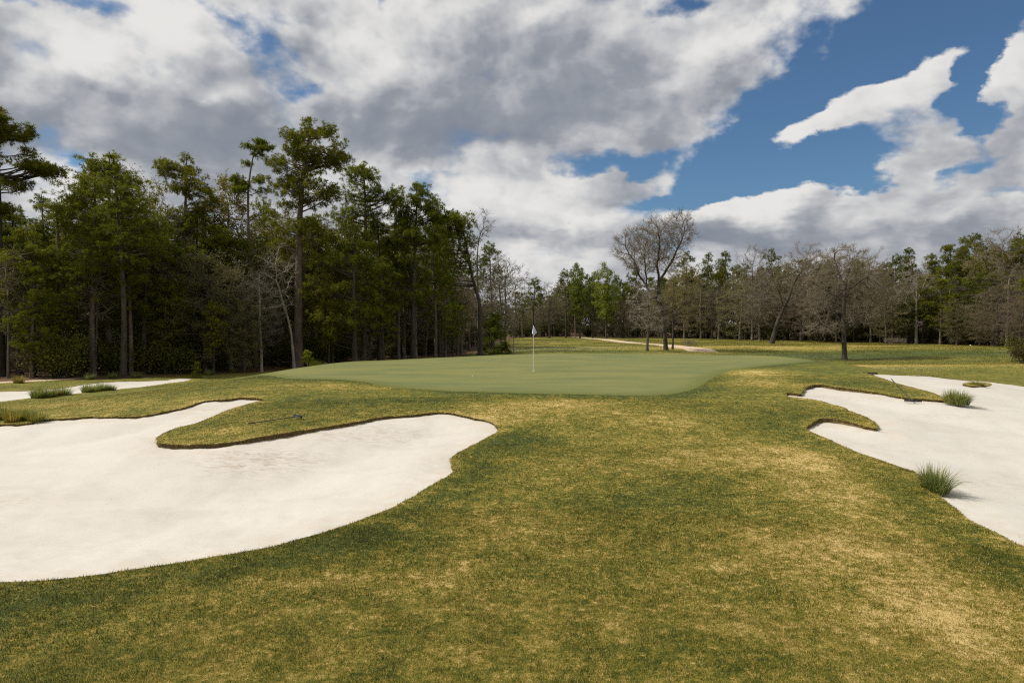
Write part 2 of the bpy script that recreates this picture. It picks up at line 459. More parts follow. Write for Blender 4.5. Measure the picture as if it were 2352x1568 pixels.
# ------------------------------------------------------------------ low frequency colour of the turf: dryness 0 (deep green) .. 1 (straw)
def hp(px, py, rx, ry, wt):
    x, y = hit(px, py); return (x, y, rx, ry, wt)
DRY = [hp(1700, 855, 2.2, 1.8, .55), hp(1735, 880, 2.0, 1.5, .30), hp(1880, 1050, 1.2, 1.6, .30), hp(1960, 1150, 1.1, 1.6, .26), hp(1800, 1060, 1.6, 1.2, .24),
    hp(2050, 1290, 1.0, 1.0, .20), hp(2130, 1400, .8, .7, .22), hp(2250, 1440, .9, .7, .20), hp(2350, 1540, .7, .6, .2), hp(1900, 1260, 1.1, .9, .2),
    hp(1250, 1230, 1.1, .9, .22), hp(1130, 960, 1.5, 1.6, .34), hp(1230, 925, 2.6, 1.0, .28), hp(1530, 965, 1.4, 1.2, .30), hp(1330, 935, 2, 1.2, .2), hp(1580, 1045, 1.2, .9, .16),
    hp(900, 890, 2.5, 1.2, .25), hp(760, 885, 2.5, 1.0, .2), hp(300, 930, 3.5, 1.6, .22), hp(100, 932, 3.5, 1.4, .22), hp(500, 1000, 1.0, .8, .28),
    hp(1000, 1330, .6, .4, .18), hp(930, 1212, .18, .22, .5), hp(700, 1330, .7, .4, .16), hp(1450, 1420, .9, .5, .12),
    hp(1700, 1300, 1.2, .8, .12), hp(1850, 1450, 1.2, .5, .16),
    hp(1430, 1160, 1.0, 1.2, -.14), hp(1480, 1240, .9, .8, -.12), hp(1600, 1120, 1.0, 1.0, -.12), hp(860, 1235, 1.2, .6, -.18), hp(1750, 960, 1.5, 1.5, -.15),
    hp(1000, 920, 2.4, .8, -.25), hp(450, 880, 4.0, 2.0, -.15), hp(700, 925, 2.5, 1.2, -.15), hp(1200, 1010, 1.0, 1.2, -.2), hp(1500, 1480, .8, .4, -.14), hp(60, 1420, 1.2, .6, -.14),
    hp(1850, 850, 2.5, 3, -.1), hp(2000, 880, 3, 1.2, -.12)]
KG = None
def dryness(x, y, d=None):
    if d is None: d = KB.d(x, y)
    v = 0.47 + 0.13 * fbm(x / 2.6, y / 2.6, 3) + 0.12 * fbm(x / .9 + 8, y / .9, 3)
    m_ = (np.abs(x) < 24) & (y > 16) & (y < 52)
    if m_.any():
        dg = np.full(x.shape, 9.0); dg[m_] = KG.d(x[m_], y[m_])
        v = v - 0.26 * np.exp(-(dg / 0.75) ** 2)
    for b in DRY: v = v + gauss(x, y, *b)
    near = 1 - sst(14, 22, y)
    v = v - .12 * sst(15, 24, y) * (1 - sst(46, 52, y))
    v = v - near * 0.25 * np.exp(-((d - 0.55) / 0.55) ** 2) * (1 - 0.35 * sst(.3, 0, d))
    v = v + 0.26 * np.exp(-(d / 0.35) ** 2) * (1 - near * .6)
    far = sst(46, 62, y)
    v = v * (1 - far) + far * (0.36 + 0.42 * fbm(x / 14, y / 6, 4))
    # green bottom of the swale, straw on its bank
    v = v + gauss(x, y, 38, 74, 19, 7, -.34) + gauss(x, y, 27, 52, 6, 4, .3) + gauss(x, y, 42, 48, 10, 4, .2) + gauss(x, y, 36, 92, 20, 6, .3) + gauss(x, y, 0, 70, 14, 8, -.2)
    return np.clip(v, 0, 1)

# ------------------------------------------------------------------ mesh helper
def make_mesh(name, verts, faces, mats, smooth=True, attrs=None, parent=None, loc=None, matidx=None):
    """faces: list of (n,k) int arrays"""
    me = bpy.data.meshes.new(name)
    verts = np.asarray(verts, np.float32)
    faces = [np.asarray(f, np.int32) for f in faces if len(f)]
    me.vertices.add(len(verts)); me.vertices.foreach_set('co', verts.ravel())
    tot = sum(f.size for f in faces); nf = sum(len(f) for f in faces)
    me.loops.add(tot); me.loops.foreach_set('vertex_index', np.concatenate([f.ravel() for f in faces]))
    me.polygons.add(nf)
    ls = np.concatenate([np.full(len(f), f.shape[1], np.int32) for f in faces])
    st = np.concatenate([[0], np.cumsum(ls)[:-1]]).astype(np.int32)
    me.polygons.foreach_set('loop_start', st)
    if smooth: me.polygons.foreach_set('use_smooth', np.ones(nf, bool))
    if matidx is not None: me.polygons.foreach_set('material_index', np.asarray(matidx, np.int32))
    for m in (mats if isinstance(mats, (list, tuple)) else [mats]): me.materials.append(m)
    me.update(calc_edges=True)
    if attrs:
        for k, v in attrs.items():
            a = me.attributes.new(k, 'FLOAT', 'POINT'); a.data.foreach_set('value', np.asarray(v, np.float32))
    return me
def link(name, me, parent=None, loc=None, **props):
    ob = bpy.data.objects.new(name, me)
    COL.objects.link(ob)
    if parent: ob.parent = parent
    if loc is not None: ob.location = loc
    for k, v in props.items(): ob[k] = v
    return ob
def thing(name, loc, label, cat, group=None, rz=0.0):
    ob = bpy.data.objects.new(name, None); COL.objects.link(ob)
    ob.empty_display_size = 0.3
    ob.location = loc; ob.rotation_euler = (0, 0, rz)
    ob['label'] = label; ob['category'] = cat
    if group: ob['group'] = group
    return ob

# ------------------------------------------------------------------ materials
def mat(name):
    m = bpy.data.materials.new(name); m.use_nodes = True
    t = NT(m.node_tree); t.n.clear()
    out = t.node('ShaderNodeOutputMaterial'); b = t.node('ShaderNodeBsdfPrincipled')
    t.l.new(b.outputs[0], out.inputs[0])
    b.inputs['Specular IOR Level'].default_value = 0.25
    return m, t, b, out
def bump(t, b, h, dist, strength=1.0):
    bp = t.node('ShaderNodeBump'); bp.inputs['Distance'].default_value = dist; bp.inputs['Strength'].default_value = strength
    t.l.new(h, bp.inputs['Height']); t.l.new(bp.outputs[0], b.inputs['Normal'])
TURF = [(0.0, (0.044, 0.060, 0.007)), (0.26, (0.094, 0.102, 0.009)), (0.47, (0.176, 0.152, 0.016)), (0.68, (0.305, 0.228, 0.048)), (0.92, (0.56, 0.425, 0.170))]
def turf_mat(name, blades=False):
    m, t, b, out = mat(name)
    dry = t.node('ShaderNodeAttribute', attribute_name='dry').outputs['Fac']
    pos = t.node('ShaderNodeNewGeometry').outputs['Position']
    n1 = t.noise(pos, 2.2, 4, .6); n2 = t.noise(pos, 11, 4, .65); n3 = t.noise(pos, 75, 3, .7)
    v = t.math('MULTIPLY_ADD', t.math('SUBTRACT', n1, .5), .85, dry)
    v = t.math('MULTIPLY_ADD', t.math('SUBTRACT', n2, .5), 1.25, v)
    flk = t.noise(pos, 6.0, 6, .78)
    v = t.math('ADD', v, t.mr(flk, .50, .62, -.08, .19))
    if blades:
        rnd = t.node('ShaderNodeAttribute', attribute_name='rnd').outputs['Fac']
        v = t.math('ADD', v, t.math('MULTIPLY_ADD', t.math('POWER', rnd, 3.5), 1.15, -.26))
    else:
        v = t.math('MULTIPLY_ADD', t.math('SUBTRACT', n3, .5), .9, v)
    col = t.ramp(v, TURF)
    if not blades:
        # leaf litter and pine straw under the woods
        lit_ = t.node('ShaderNodeAttribute', attribute_name='litter').outputs['Fac']
        lc = t.ramp(t.noise(pos, 3.0, 5, .7), [(0.3, (.035, .026, .012)), (.5, (.10, .058, .026)), (.7, (.20, .11, .05))])
        lf = t.math('MULTIPLY_ADD', t.math('SUBTRACT', t.noise(pos, .8, 4, .65), .5), 1.3, lit_)
        col = t.mix(t.mr(lf, .4, .62), col, lc)
        # pale clover heads
        clo = t.node('ShaderNodeAttribute', attribute_name='clover').outputs['Fac']
        cf = t.math('MULTIPLY', t.mr(t.noise(pos, 2.4, 5, .8), .50, .60), clo)
        col = t.mix(cf, col, (.46, .46, .32, 1))
        t.l.new(col, b.inputs['Base Color'])
        h = t.math('ADD', n3, t.math('MULTIPLY', t.noise(pos, 190, 2, .6), .6))
        bump(t, b, h, 0.02, 0.8)
        b.inputs['Roughness'].default_value = .85
    else:
        t.l.new(col, b.inputs['Base Color'])
        b.inputs['Roughness'].default_value = .7; b.inputs['Specular IOR Level'].default_value = .12
        tr = t.node('ShaderNodeBsdfTranslucent'); t.l.new(col, tr.inputs[0])
        mx = t.node('ShaderNodeMixShader'); mx.inputs[0].default_value = .3
        t.l.new(b.outputs[0], mx.inputs[1]); t.l.new(tr.outputs[0], mx.inputs[2]); t.l.new(mx.outputs[0], out.inputs[0])
    return m
M_turf = turf_mat('turf'); M_blade = turf_mat('turf_blades', True)

m, t, b, out = mat('green_turf'); M_green = m
pos = t.node('ShaderNodeNewGeometry').outputs['Position']
gn = t.noise(t.scale(pos, (.22, .55, 1)), 1.0, 4, .6, .6); gn2 = t.noise(pos, 26, 3, .7); gn3 = t.noise(t.scale(pos, (.5, 2.2, 1)), 1.0, 3, .6)
ge = t.node('ShaderNodeAttribute', attribute_name='rim').outputs['Fac']
gc = t.ramp(t.math('MULTIPLY_ADD', t.math('SUBTRACT', gn3, .5), .5, gn), [(.30, (.108, .122, .038)), (.5, (.142, .148, .045)), (.68, (.176, .166, .047))])
gc = t.mix(t.math('MULTIPLY', t.math('SUBTRACT', 1.0, ge), .9), gc, t.ramp(gn2, [(.3, (.07, .082, .012)), (.7, (.125, .128, .018))]))
gc = t.mix(t.mr(gn2, .3, .7, .0, .22), gc, (.10, .13, .04, 1))
t.l.new(gc, b.inputs['Base Color']); b.inputs['Roughness'].default_value = .8
bump(t, b, t.noise(pos, 120, 2, .6), .006, .6)

m, t, b, out = mat('bunker_sand'); M_sand = m
pos = t.node('ShaderNodeNewGeometry').outputs['Position']
s1 = t.noise(t.scale(pos, (.5, .9, 1)), .8, 5, .6, .7); s2 = t.noise(pos, 140, 2, .7); s3 = t.noise(t.scale(pos, (2.0, 7, 1)), 1.0, 5, .65, .4)
sc = t.ramp(s1, [(.3, (.46, .43, .375)), (.5, (.49, .465, .412)), (.72, (.51, .488, .44))])
sc = t.mix(t.mr(s2, .25, .5, .28, 0), sc, (.42, .37, .30, 1))
sc = t.mix(t.mr(s3, .56, .72, 0, .30), sc, (.55, .47, .38, 1))
# patches of browner sand close under the grass edge
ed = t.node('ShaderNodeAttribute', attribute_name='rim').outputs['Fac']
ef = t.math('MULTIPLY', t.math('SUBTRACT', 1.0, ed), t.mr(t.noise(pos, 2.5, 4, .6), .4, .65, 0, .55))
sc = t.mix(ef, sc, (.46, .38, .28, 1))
t.l.new(sc, b.inputs['Base Color']); b.inputs['Roughness'].default_value = .9
spk = t.mr(t.noise(pos, 30, 1, .5), .74, .78, 0, .7)
sc = t.mix(spk, sc, (.16, .12, .08, 1))
scf = t.node('ShaderNodeAttribute', attribute_name='scuff').outputs['Fac']
sc = t.mix(t.math('MULTIPLY', scf, t.mr(t.noise(t.scale(pos, (2.5, 6, 1)), 1.6, 5, .7, .8), .46, .62, 0, .75)), sc, (.33, .26, .18, 1))
t.l.new(sc, b.inputs['Base Color'])
wv = t.node('ShaderNodeTexWave'); wv.bands_direction = 'Y'; t.l.new(pos, wv.inputs['Vector']); wv.inputs['Scale'].default_value = 5.5; wv.inputs['Distortion'].default_value = 7; wv.inputs['Detail'].default_value = 3; wv.inputs['Detail Scale'].default_value = .25
hh = t.math('ADD', t.math('MULTIPLY', wv.outputs['Fac'], .09), t.math('MULTIPLY', t.noise(t.scale(pos, (3, 9, 1)), 1.4, 5, .62, .5), 1.0), t.math('MULTIPLY', t.noise(pos, 34, 3, .6), .22))
bump(t, b, hh, .035, .4)

m, t, b, out = mat('turf_edge_soil'); M_lip = m
pos = t.node('ShaderNodeNewGeometry').outputs['Position']
t.l.new(t.ramp(t.noise(pos, 14, 4, .7), [(.3, (.06, .045, .018)), (.55, (.155, .108, .042)), (.75, (.25, .18, .07))]), b.inputs['Base Color'])
b.inputs['Roughness'].default_value = .95
bump(t, b, t.noise(pos, 40, 3, .7), .03)

m, t, b, out = mat('cart_path'); M_path = m
pos = t.node('ShaderNodeNewGeometry').outputs['Position']
t.l.new(t.ramp(t.noise(pos, 1.6, 5, .7), [(.3, (.40, .29, .19)), (.7, (.56, .43, .31))]), b.inputs['Base Color']); b.inputs['Roughness'].default_value = .95

def bark(name, c0, c1, sc_=9):
    m, t, b, out = mat(name)
    tcn = t.node('ShaderNodeTexCoord').outputs['Object']
    n = t.noise(t.scale(tcn, (1, 1, .22)), sc_, 5, .7, .5)
    n2 = t.noise(tcn, .6, 3, .6)
    oi = t.node('ShaderNodeObjectInfo').outputs['Random']
    c = t.ramp(t.math('ADD', n, t.math('MULTIPLY', t.math('SUBTRACT', n2, .5), .5)), [(.3, c0), (.7, c1)])
    c = t.mix(1.0, c, t.ramp(oi, [(0, (.75, .75, .75)), (1, (1.1, 1.08, 1.05))]), 'MULTIPLY')
    t.l.new(c, b.inputs['Base Color']); b.inputs['Roughness'].default_value = .9
    bump(t, b, n, .04, .8)
    return m
B_pine = bark('pine_bark', (.060, .045, .036), (.215, .165, .130))
B_dark = bark('dark_bark', (.028, .024, .018), (.095, .08, .062))
B_grey = bark('grey_bark', (.070, .058, .044), (.215, .185, .145))
B_pale = bark('pale_bark', (.15, .13, .105), (.36, .32, .265))
B_twig = bark('brown_twigs', (.135, .110, .078), (.30, .252, .185))
B_olive = bark('olive_twigs', (.115, .104, .045), (.25, .222, .108))
B_red = bark('reddish_twigs', (.10, .075, .050), (.215, .162, .112))

def leafm(name, c0, c1, c2, trans=.35, sc_=.55):
    m, t, b, out = mat(name)
    tcn = t.node('ShaderNodeTexCoord').outputs['Object']
    rnd = t.node('ShaderNodeAttribute', attribute_name='rnd').outputs['Fac']
    oi = t.node('ShaderNodeObjectInfo')
    n = t.noise(tcn, sc_, 3, .6)
    v = t.math('ADD', t.math('MULTIPLY', n, .8), t.math('MULTIPLY', rnd, .42 if sc_ < 1 else .75))
    c = t.ramp(v, [(.30, c0), (.60, c1), (.85, c2)])
    c = t.mix(1.0, c, oi.outputs['Color'], 'MULTIPLY')
    t.l.new(c, b.inputs['Base Color']); b.inputs['Roughness'].default_value = .6; b.inputs['Specular IOR Level'].default_value = .12
    tr = t.node('ShaderNodeBsdfTranslucent'); t.l.new(c, tr.inputs[0])
    mx = t.node('ShaderNodeMixShader'); mx.inputs[0].default_value = trans
    t.l.new(b.outputs[0], mx.inputs[1]); t.l.new(tr.outputs[0], mx.inputs[2]); t.l.new(mx.outputs[0], out.inputs[0])
    return m
L_pine = leafm('pine_needles', (.082, .098, .008), (.155, .165, .011), (.265, .250, .021), .45)
L_yel = leafm('yellow_green_needles', (.085, .102, .009), (.155, .165, .012), (.26, .25, .024), .45)
L_bud = leafm('yellow_buds', (.14, .12, .03), (.23, .195, .045), (.34, .29, .08), .4)
L_lime = leafm('spring_leaves', (.095, .125, .012), (.165, .205, .020), (.26, .30, .035), .45)
L_olive = leafm('olive_leaves', (.055, .055, .018), (.095, .09, .028), (.15, .13, .04), .35)
L_pink = leafm('pinkish_buds', (.20, .13, .09), (.30, .22, .16), (.42, .34, .26), .4)
L_bush = leafm('bush_leaves', (.055, .064, .014), (.095, .098, .020), (.16, .145, .03), .3)
L_grass = leafm('tussock_blades', (.075, .100, .016), (.140, .165, .030), (.34, .30, .11), .4, 2.0)

#@TERRAIN
GR = {}
def sub_sheet(name, mask, zf, material, attrs, label=None):
    T_ = T[mask]
    used, inv = np.unique(T_, return_inverse=True)
    XY = V2[used]
    z = zf(XY[:, 0], XY[:, 1], dB[used])
    me = make_mesh(name, np.c_[XY, z], [inv.reshape(-1, 3)], material, attrs={k: f(XY[:, 0], XY[:, 1], dB[used]) for k, f in attrs.items()})
    return link(name, me, kind='structure')
def wood_edge(x):
    """distance out at which the woods begin, by azimuth ratio"""
    a = np.array([-1.2, -.75, -.6, -.45, -.30, -.18, -.08, -.035, 0.0, 0.06, .25, .45, .6, .75, 1.2])
    d = np.array([34, 40, 43, 49, 56, 62, 72, 95, 150, 168, 150, 122, 112, 104, 90])
    return np.interp(x, a, d)
def litter(x, y, d):
    e = wood_edge(x / np.maximum(y, 1.0))
    return sst(-3.0, 2.0, y - e + 0.5 * fbm(x / 5, y / 5, 3)) * (y > 10)
def clover(x, y, d):
    return np.clip(gauss(x, y, 3, 92, 12, 5, .9) + gauss(x, y, 26, 47, 3, 1.6, .7) + gauss(x, y, 22, 74, 14, 3, .35) + gauss(x, y, 66, 70, 12, 8, .3), 0, 1)
KG = Tree2(GREEN)
zg = lambda x, y, d: z0(x, y)
sub_sheet('ground', ~sand_m & ~inG & ~inP & ~inP2, zg, M_turf, {'dry': dryness, 'litter': litter, 'clover': clover})
KG = Tree2(GREEN)
sub_sheet('putting_green', inG & ~sand_m, zg, M_green, {'rim': lambda x, y, d: sst(0, 1.1, KG.d(x, y))})
sub_sheet('cart_path', inP, lambda x, y, d: z0(x, y) + .0, M_path, {})
sub_sheet('sandy_path', inP2, lambda x, y, d: z0(x, y), M_path, {})
rimf = lambda x, y, d: sst(0, 1.2, d)
SC = [(560, 1045, 1.0, .8, .9), (640, 1035, 1.2, .6, .8), (800, 990, 2.0, .5, .7), (900, 975, 1.5, .5, .6), (30, 1110, .8, .5, .5), (1930, 905, 1.6, .6, .6), (2290, 1090, 1.2, .5, .4), (2180, 940, 1.2, .5, .6), (480, 935, 1.4, .5, .6)]
SC = [(*hit(a_, b_), c_, d_, e_) for a_, b_, c_, d_, e_ in SC]
def scuff(x, y, d):
    return np.clip(sum(gauss(x, y, *q) for q in SC), 0, 1)
for m_ in (inL & ~inI, inR & ~inI, inF & ~inL & ~inR):
    sub_sheet('bunker_sand', m_, sand_z, M_sand, {'rim': rimf, 'scuff': scuff})
# cut turf face of each bunker edge
for nm, lp in LOOPS[:4]:
    n = len(lp); x, y = lp.T
    top = z0(x, y); h = lip_h(x, y)
    t_ = np.roll(lp, -1, 0) - np.roll(lp, 1, 0)
    nr = np.c_[t_[:, 1], -t_[:, 0]] / (np.linalg.norm(t_, axis=1)[:, None] + 1e-9)
    area = 0.5 * np.sum(x * np.roll(y, -1) - np.roll(x, -1) * y)
    outw = nr if area > 0 else -nr
    if nm == 'isle': outw = -outw
    v = np.vstack([np.c_[lp, top], np.c_[lp + outw * .035, top - h * .5], np.c_[lp, top - h - .01]])
    i = np.arange(n); j = (i + 1) % n
    q = np.vstack([np.c_[i, j, j + n, i + n], np.c_[i + n, j + n, j + 2 * n, i + 2 * n]])
    link('bunker_edge', make_mesh('bunker_edge', v, [q], M_lip), kind='structure')

# ------------------------------------------------------------------ tree parts
def norm(v):
    v = np.asarray(v, float); return v / (np.linalg.norm(v, axis=-1, keepdims=True) + 1e-9)
class Geo:
    def __init__(self): self.v = []; self.q = []; self.t = []; self.n = 0; self.r = []
    def add(self, v, q=None, t=None, r=None):
        if q is not None and len(q): self.q.append(np.asarray(q) + self.n)
        if t is not None and len(t): self.t.append(np.asarray(t) + self.n)
        self.v.append(v); self.n += len(v)
        self.r.append(np.zeros(len(v)) if r is None else r)
    def tube(self, pts, rad, k=7, jit=0.0, rng=None):
        pts = np.asarray(pts, float); rad = np.asarray(rad, float); n = len(pts)
        tg = norm(np.gradient(pts, axis=0))
        ref = np.array([0, 0, 1.0]) if abs(tg[0][2]) < .8 else np.array([0, 1.0, 0])
        a = norm(np.cross(tg, ref)); b = np.cross(tg, a)
        th = np.arange(k) * 2 * math.pi / k
        rr_ = rad[:, None] * (1 + (rng.uniform(-jit, jit, (n, k)) if jit else 0))
        v = pts[:, None, :] + (a[:, None, :] * np.cos(th)[None, :, None] + b[:, None, :] * np.sin(th)[None, :, None]) * rr_[:, :, None]
        i = np.arange(n - 1)[:, None] * k; j = np.arange(k)[None, :]; j2 = (j + 1) % k
        q = np.stack([i + j, i + j2, i + k + j2, i + k + j], -1).reshape(-1, 4)
        self.add(v.reshape(-1, 3), q)
    def segs(self, A, B, ra, rb):
        A = np.asarray(A, float); B = np.asarray(B, float); n = len(A)
        if n == 0: return
        d = norm(B - A); ref = np.where(np.abs(d[:, 2:3]) < .8, np.array([[0, 0, 1.0]]), np.array([[0, 1.0, 0]]))
        a = norm(np.cross(d, ref)); b = np.cross(d, a)
        th = np.arange(3) * 2 * math.pi / 3
        ring = a[:, None] * np.cos(th)[None, :, None] + b[:, None] * np.sin(th)[None, :, None]
        va = A[:, None] + ring * np.asarray(ra).reshape(-1, 1, 1); vb = B[:, None] + ring * np.asarray(rb).reshape(-1, 1, 1)
        v = np.concatenate([va, vb], 1).reshape(-1, 3)
        o_ = np.arange(n)[:, None, None] * 6
        f = np.array([[0, 1, 4, 3], [1, 2, 5, 4], [2, 0, 3, 5]])[None]
        self.add(v, (o_ + f).reshape(-1, 4))
    def needles(self, P_, Dn, ln, wd, per, rng, spread=1.0):
        """tufts: needle-like triangles radiating around direction Dn from points P_"""
        n = len(P_); m = n * per
        p = np.repeat(P_, per, 0); d0 = np.repeat(norm(Dn), per, 0)
        d = norm(d0 * rng.uniform(.1, 1.0, (m, 1)) + norm(rng.normal(size=(m, 3))) * spread)
        L_ = ln * rng.uniform(.65, 1.15, (m, 1))
        s = norm(np.cross(d, norm(rng.normal(size=(m, 3))))) * wd * .5
        a = p - s; b = p + s; c = p + d * L_ + np.array([0, 0, -1.0]) * L_ * .12
        v = np.stack([a, b, c], 1).reshape(-1, 3)
        r = np.repeat(rng.uniform(0, 1, n).repeat(per), 3)
        self.add(v, t=np.arange(m * 3).reshape(-1, 3), r=r)
    def leaves(self, P_, size, rng, flat=.3):
        n = len(P_)
        a = norm(rng.normal(size=(n, 3)) * np.array([1, 1, flat + .3])); u = norm(np.cross(a, norm(rng.normal(size=(n, 3)))))
        s = size * rng.uniform(.6, 1.3, (n, 1))
        v = np.stack([P_, P_ + (a * .5 + u * .33) * s, P_ + a * s, P_ + (a * .5 - u * .33) * s], 1).reshape(-1, 3)
        self.add(v, q=np.arange(n * 4).reshape(-1, 4), r=np.repeat(rng.uniform(0, 1, n), 4))
    def mesh(self, name, m, rnd=False, smooth=True):
        v = np.vstack(self.v)
        fs = []
        if self.q: fs.append(np.vstack(self.q))
        if self.t: fs.append(np.vstack(self.t))
        return make_mesh(name, v, fs, m, smooth, attrs={'rnd': np.concatenate(self.r)} if rnd else None)

def trunk_line(H, lean=(0, 0), bend=.02, n=14, rng=None, pts=None):
    if pts is not None:
        P_ = smooth_open([(p[0], p[2]) for p in pts], .8)
        y = np.interp(P_[:, 1], [p[2] for p in pts], [p[1] for p in pts])
        return np.c_[P_[:, 0], y, P_[:, 1]]
    z = np.linspace(-.3, H, n); f = z / H
    ph = rng.uniform(0, 6.28, 2)
    return np.c_[lean[0] * f * H + bend * H * np.sin(f * 3 + ph[0]) * f, lean[1] * f * H + bend * H * np.sin(f * 3.4 + ph[1]) * f, z]
def smooth3(lb, rng):
    t = np.linspace(0, len(lb) - 1, 5 * (len(lb) - 1) + 1); o_ = np.stack([np.interp(t, np.arange(len(lb)), lb[:, c]) for c in range(3)], 1)
    L_ = np.linalg.norm(lb[-1] - lb[0]); o_[1:] += np.cumsum(rng.normal(size=(len(t) - 1, 3)), 0) * L_ * .012
    return o_
def at_height(L_, z):
    return np.array([np.interp(z, L_[:, 2], L_[:, 0]), np.interp(z, L_[:, 2], L_[:, 1]), z])

def flare(L_, r0, r1, H):
    f = np.clip(L_[:, 2] / H, 0, 1)
    return r0 * (1 - f) ** .8 * 1.0 + r1 * f + r0 * .35 * np.exp(-np.clip(L_[:, 2], 0, 99) / .45)

def pine(seed, H, r0, env, pads, bark_m, leaf_m, pad_r=(0.9, 1.5), puffs=11, tufts=7, per=10, ln=.26, wd=.031, pts=None, low=.2, dead=8, up=.35, padflat=.5):
    """env: ellipsoids (x, z, rx, rz, weight) in metres around the trunk foot"""
    rng = np.random.default_rng(seed)
    L_ = trunk_line(H, rng=rng, pts=pts)
    G = Geo(); G.tube(L_, flare(L_, r0, .03, H), 9, .07, rng)
    F = Geo()
    wts = np.array([e[4] for e in env], float); wts /= wts.sum()
    PP = []; DD = []; SA = []; SB = []; SR = []
    for k in range(pads):
        e = env[rng.choice(len(env), p=wts)]
        d = norm(rng.normal(size=3)); rad_ = rng.uniform(.25, 1) ** .55
        if k < 3:      # the leader carries foliage up to its tip
            tp_ = L_[-1]; e = (tp_[0], H - .35 - .6 * k, .1 + .25 * k, .1, 1)
        cx = e[0] + d[0] * e[2] * rad_; cy = d[1] * e[2] * rad_ * .95; cz = e[1] + d[2] * e[3] * rad_
        tpx = at_height(L_, min(max(cz, .1), H))
        cy += tpx[1]
        c = np.array([cx, cy, cz])
        hd = math.hypot(cx - tpx[0], cy - tpx[1])
        zb = max(low * H, min(cz - up * hd * rng.uniform(.5, 1.4), H * .985))
        b0 = at_height(L_, zb)
        # branch
        m1 = b0 + (c - b0) * .4 + np.array([0, 0, -.06 * hd]); m2 = b0 + (c - b0) * .75 + np.array([0, 0, -.05 * hd]) + rng.normal(size=3) * .08 * hd
        tt = np.linspace(0, 1, 7)[:, None]
        br_ = (1 - tt) ** 3 * b0 + 3 * (1 - tt) ** 2 * tt * m1 + 3 * (1 - tt) * tt ** 2 * m2 + tt ** 3 * c
        rb = min(.35 * r0, .02 + .018 * hd)
        G.tube(br_, np.linspace(rb, .012, 7), 5)
        pr = rng.uniform(*pad_r) * (1 - .35 * max(0, (cz / H - .8) / .2))
        n = puffs
        dd = norm(rng.normal(size=(n, 3))) * rng.uniform(.2, 1, (n, 1)) ** .5
        pc = c + dd * np.array([pr, pr, pr * padflat])
        root = br_[rng.integers(3, 7, n)]
        SA.append(root); SB.append(pc); SR.append(np.full(n, .012))
        for _ in range(tufts):
            o_ = norm(rng.normal(size=(n, 3))) * rng.uniform(.04, .27, (n, 1)) * np.array([1, 1, .85])
            PP.append(pc + o_); DD.append(o_ + (pc - c) * .25 + np.array([0, 0, .10]))
    G.segs(np.vstack(SA), np.vstack(SB), np.concatenate(SR), np.concatenate(SR) * .6)
    for k in range(dead):
        zb = rng.uniform(low * .55, max(low * 1.2, .5)) * H; b0 = at_height(L_, zb); a = rng.uniform(0, 6.28); l_ = rng.uniform(.4, 2.0)
        e_ = b0 + np.array([math.cos(a) * l_, math.sin(a) * l_, rng.uniform(-.2, .5) * l_])
        md = (b0 + e_) / 2 + rng.normal(size=3) * .1
        G.tube([b0, md, e_], [.025, .016, .006], 4)
    F.needles(np.vstack(PP), np.vstack(DD), ln, wd, per, rng)
    return G.mesh('trunk', bark_m), F.mesh('crown', leaf_m, True)

